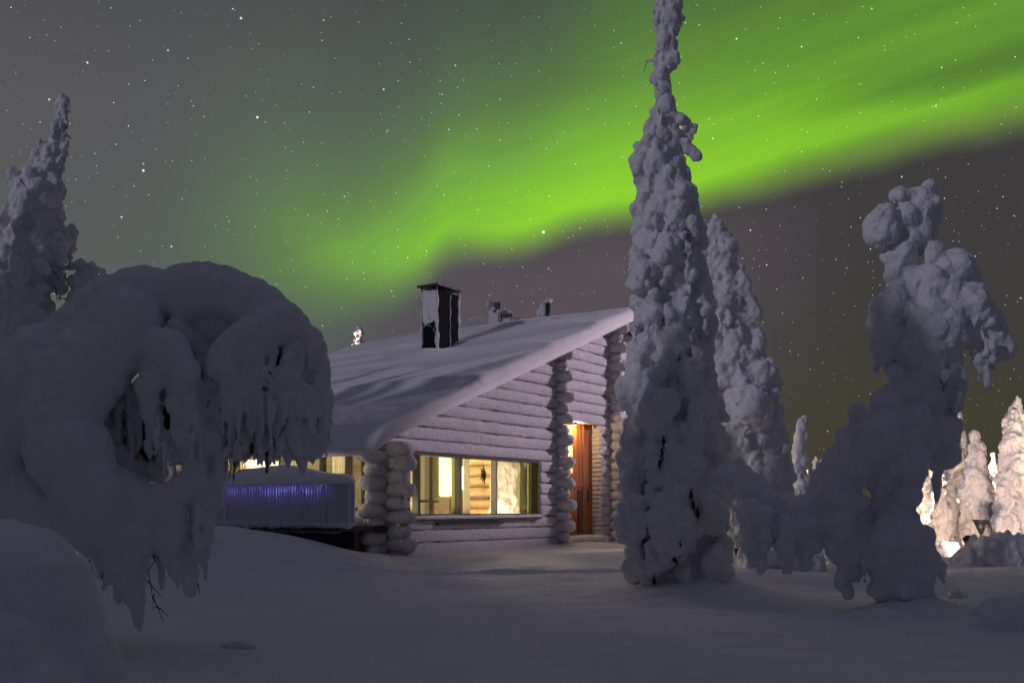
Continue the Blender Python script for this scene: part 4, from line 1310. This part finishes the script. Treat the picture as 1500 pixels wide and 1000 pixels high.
def far_tree(px, top, w, D, seed, label, base=800, bulge=1.0, name='floodlit_spruce', vox=.028):
    T = troot(name, px, D, label, group=FARG)
    s = Snow(D, seed); h = base - top; r = s.r
    prof = []
    for k in range(9):
        f = k / 8
        hw = w / 2 * 1.08 * min(1, .22 + 1.25 * f ** .75 * bulge) * r.uniform(.85, 1.15)
        c = px + r.normal() * w * .03
        prof.append((top + h * f, c - hw, c + hw))
    s.conifer(prof, lump=(.2, .36), dens=1.0); s.fluff(int(110), max(1.5, w * .03), max(3, w * .09))
    s.build('crown', T, M_FAR, vox, ((.25, .06), (.22, -.12), (.08, -.04)), smooth=2)
    x = (px - 750) / F * D
    trunk(T, [Vector((x, D, gz(x, D) - .1)), at(px, top + 12, D)], [.13, .02])
    return T


far_tree(1430, 634, 50, 25.0, 101, 'pinkish snowy spruce right of the bent tree, with a thin pointed tip')
far_tree(1487, 586, 62, 24.5, 102, 'tallest floodlit snowy spruce at the right edge of the picture')
far_tree(1456, 668, 30, 29.5, 103, 'glaring narrow snowy tree between the two pointed spruces', bulge=1.4)
far_tree(1385, 690, 52, 27.5, 104, 'short broad floodlit snowy tree beside the bent tree trunk', bulge=1.2)
far_tree(1407, 705, 36, 30.0, 105, 'low glowing snowy tree behind the pinkish spruce', bulge=1.3)
far_tree(1375, 683, 22, 31.0, 106, 'leaning bright snowy sapling peeping out at the bent tree', bulge=1.2)
for (px_, tp_, w_, D_, sd_, lb_) in [(1378, 716, 30, 24.5, 131, 'stubby warm lit snowy spruce touching the bent tree outline'), (1393, 700, 24, 26.0, 132, 'slim warm lit snowy spruce second from the bent tree'), (1410, 690, 26, 31.5, 133, 'cream white spruce tip rising behind the slim one'),
                                     (1446, 690, 30, 27.0, 134, 'cream lit spruce shoulder just right of the funnel lamp'), (1470, 705, 34, 26.5, 135, 'bushy cream lit spruce left of the tallest floodlit one'), (1134, 706, 20, 29.0, 136, 'tiny lit sapling left of the bright tree in the gap')]:
    far_tree(px_, tp_, w_, D_, sd_, lb_, bulge=1.3)
far_tree(1396, 722, 26, 26.5, 113, 'knee high lit snowy spruce at the foot of the pinkish spruce', bulge=1.2)
far_tree(1418, 700, 30, 28.0, 114, 'bright snowy spruce squeezed behind the pinkish spruce', bulge=1.2)
far_tree(1508, 668, 40, 29.0, 107, 'floodlit snowy tree cut by the right picture edge', bulge=1.3)
far_tree(1147, 698, 34, 30.0, 108, 'bright snowy tree seen in the gap above the sagging arm', bulge=1.4)
far_tree(1194, 672, 13, 40.0, 109, 'left one of two thin distant snowy spruces over the sagging arm', vox=.04)
far_tree(1203, 675, 13, 41.0, 110, 'right one of two thin distant snowy spruces over the sagging arm', vox=.04)
far_tree(1184, 690, 16, 33.0, 111, 'small rounded floodlit tree left of the distant pair', bulge=1.5)
far_tree(525, 480, 60, 34.0, 112, 'thin floodlit treetop rising behind the cabin roof', base=800, bulge=.7, vox=.035)
# the lit trees that the window glass mirrors, outside the picture
for k, (X, Y, tp, w, lab) in enumerate([(13.6, 22.2, 5.2, 1.3, 'bulky floodlit spruce beside the yard lamp'), (15.5, 26.5, 6.0, 1.8, 'tall floodlit spruce behind the yard lamp'),
                                        (12.6, 30.0, 5.0, 1.5, 'floodlit spruce beyond the yard lamp')]):
    far_tree(750 + X / Y * F, HZ - (tp - 1) / Y * F, w / Y * F, Y, 120 + k, lab, base=HZ + .8 / Y * F, bulge=1.2, vox=.04)


# unseen spruces added on the left: they keep the low moonlight off the near snow
T0 = troot('snowy_spruce', 750, 1.0, 'unseen snowy spruce added left of the viewpoint to shade the near snow', group='added shade spruces left of the viewpoint')
s = Snow(11.0, 77)
s.conifer([(0, 740, 760), (200, 690, 810), (500, 630, 870), (870, 590, 910)], dens=.8)
s.b = [(c - np.array([0, 11.0, 0]) + np.array([0, 1.0, 0]), r, q) for c, r, q in s.b]
C0 = s.build('crown', T0, M_FAR, .07, ((.2, .08),), 1)
rw = np.random.default_rng(15)
for k in range(38):
    j = k % 19
    X = -8.4 - .9 * (k // 19) + (j - 9.2 + .5 * (k // 19)) * .60 + rw.normal() * .15; Y = 2.3 - .6 * (k // 19) - (j - 9.2 + .5 * (k // 19)) * .86 + rw.normal() * .3; sc = rw.uniform(.96, 1.20)
    if X / max(Y, .1) > -.70 and Y > 0: continue
    if k == 0: T = T0
    else:
        T = T0.copy(); COL.objects.link(T); c = C0.copy(); COL.objects.link(c); c.parent = T
    T.location = (X, Y, gz(X, Y) - .1); T.scale = (sc, sc, sc); T.rotation_euler = (0, 0, k * 1.7)


# floodlights: a small lamp on a spike standing in the snow
def floodlight(X, Y, h, label, energy, aim, color=(1.0, .70, .50)):
    z = gz(X, Y)
    T = empty('floodlight', (X, Y, z), label, 'lamp', 'garden floodlights among the trees')
    MB().tube([(0, 0, -.2), (0, 0, h)], .03, 8).build('pole', M_BLACK, T, smooth=True)
    d = Vector(aim) - Vector((X, Y, z + h)); d.normalize()
    MB().tube([Vector((0, 0, h)) - d * .06, Vector((0, 0, h)) + d * .08], [.06, .11], 14).build('housing', M_BLACK, T, smooth=True)
    MB().tube([Vector((0, 0, h)) + d * .081, Vector((0, 0, h)) + d * .09], [.10, .10], 14).build('lens', M_FLOOD, T)
    l = bpy.data.lights.new('floodlight_glow', 'SPOT'); l.energy = energy; l.color = color; l.spot_size = math.radians(125); l.spot_blend = .6; l.shadow_soft_size = .08
    o = bpy.data.objects.new('floodlight_glow', l); o.location = Vector((0, 0, h)) + d * .12; o.rotation_euler = d.to_track_quat('-Z', 'Y').to_euler(); COL.objects.link(o); o.parent = T
    return T


floodlight(12.2, 27.2, .45, 'floodlight on a short spike hidden behind the brush pile', 3200, (14.0, 29.5, 2.2), (1.0, .70, .42))
floodlight(8.6, 19.3, .30, 'floodlight on a short spike crouching right behind the brush pile', 900, (12.2, 26.5, 2.0), (1.0, .68, .46))
floodlight(11.9, 21.3, .6, 'floodlight on a spike in front of the bulky spruce', 1200, (13.6, 22.2, 1.6), (1.0, .78, .52))
floodlight(8.2, 28.6, .4, 'floodlight on a spike lighting the tree in the gap', 700, (8.0, 30.5, 1.6))
floodlight(10.6, 26.3, .35, 'floodlight low at the foot of the short broad tree', 650, (12.2, 28.8, 1.6), (1.0, .66, .38))
floodlight(9.9, 30.2, .4, 'small floodlight at the far end of the floodlit row', 500, (8.9, 33, 1.5), (1.0, .7, .5))
floodlight(-5.9, 32.4, 1.4, 'floodlight behind the cabin under the thin treetop', 6000, (-5.1, 34, 6.3))

# tall yard lamp right of the picture that rakes along the gable and the roof
YL = empty('yard_lamp', (15.0, 20.5, gz(15.0, 20.5)), 'tall yard lamp on a mast lighting the cabin gable from the right', 'lamp')
MB().tube([(0, 0, -.2), (0, 0, 9.0)], [.07, .045], 10).build('mast', M_BLACK, YL, smooth=True)
MB().box((-.35, -.12, 8.95), (.12, .12, 9.08)).build('lamp_head', M_BLACK, YL, bevel=.02)
MB().box((-.32, -.10, 8.93), (.05, .10, 8.948)).build('lens', M_FLOOD, YL)
sl_ = bpy.data.lights.new('yard_light', 'SPOT'); sl_.energy = 5400; sl_.color = (.98, .76, .92); sl_.spot_size = math.radians(29); sl_.spot_blend = .5; sl_.shadow_soft_size = .12
slo = bpy.data.objects.new('yard_light', sl_); COL.objects.link(slo); slo.parent = YL
lp_ = Vector((-.2, 0, 8.85)); slo.location = lp_
tgt = Vector((.1, 18.0, 4.4)) - (YL.location + lp_)
slo.rotation_euler = tgt.to_track_quat('-Z', 'Y').to_euler()


# ------------------------------------------------------------------ snow heaps and small things on the ground
def heap(name, blobs, D, seed, label, cat, vox, fl=0, mat=None, disp=((.2, .04), (.05, .012)), smooth=5):
    cx = sum(b[0] for b in blobs) / len(blobs); x = (cx - 750) / F * D
    s = Snow(D, seed)
    for b in blobs: s.p(b[0], b[1], b[2], b[3] if len(b) > 3 else 0, az=b[4] if len(b) > 4 else 1, ax=b[5] if len(b) > 5 else 1)
    if fl: s.fluff(fl, 3, 8)
    root = bpy.data.objects.new('tmp', None); root.location = (x, D, gz(x, D)); COL.objects.link(root); bpy.context.view_layer.update()
    o = s.build(name, root, mat or M_GROUND, vox, disp, smooth)
    o.parent = None; o.location = root.location; bpy.data.objects.remove(root)
    return tag(o, label, cat)


heap('snow_heap', [(1420, 825, 26), (1445, 815, 30), (1475, 812, 32), (1510, 815, 34), (1400, 832, 14), (1540, 820, 34), (1460, 830, 30)], 17.0, 201, 'lumpy brush pile under snow in front of the floodlit trees', 'snow heap', .02, 160, M_TREE, ((.2, .08), (.06, .04)), 2)
heap('snow_heap', [(1382, 808, 12), (1395, 804, 10), (1372, 812, 10)], 20.0, 202, 'small snow heap left of the brush pile', 'snow heap', .025, 20, M_TREE)
heap('snow_mound', [(1472, 922, 52), (1515, 925, 60), (1440, 935, 34), (1420, 945, 24)], 7.6, 203, 'rounded snow mound at the lower right edge', 'snow mound', .012)
heap('snow_mound', [(1290, 925, 40, 0, .9, 1.7)], 8.0, 204, 'low wide snow swell below the bent tree', 'snow mound', .012)
heap('snow_lump', [(1398, 872, 11), (1410, 878, 9), (1390, 879, 8)], 10.2, 205, 'small snow lump right of the bent tree foot', 'snow lump', .01)
heap('snow_lump', [(345, 946, 13, 0, .7, 1.8), (333, 947, 9, .05, .7, 1.6), (360, 948, 8, -.03, .7, 1.8)], 6.7, 206, 'small snow lump alone on the smooth foreground snow', 'snow lump', .008)
heap('snowy_shrub', [(1170, 825, 22), (1190, 828, 18), (1150, 830, 18), (1120, 825, 22), (1100, 820, 20)], 13.5, 207, 'low snowed-in shrub beneath the sagging arm', 'shrub', .014, 120, M_TREE, ((.15, .06), (.05, .03)), 2)

# funnel shaped garden lamp post, dark against the floodlit trees
x = (1437 - 750) / F * 22.0
fn = empty('funnel_lamp', (x, 22.0, gz(x, 22.0)), 'dark funnel shaped garden lamp on a thin post before the floodlit trees', 'lamp')
MB().tube([(0, 0, -.1), (0, 0, .62)], .025, 8).build('post', M_BLACK, fn, smooth=True)
MB().tube([(0, 0, .36), (0, 0, .62)], [.04, .15], 16).build('funnel', M_BLACK, fn, smooth=True)
MB().tube([(0, 0, .62), (0, 0, .66)], [.17, .17], 16).build('lid', M_BLACK, fn, smooth=True)
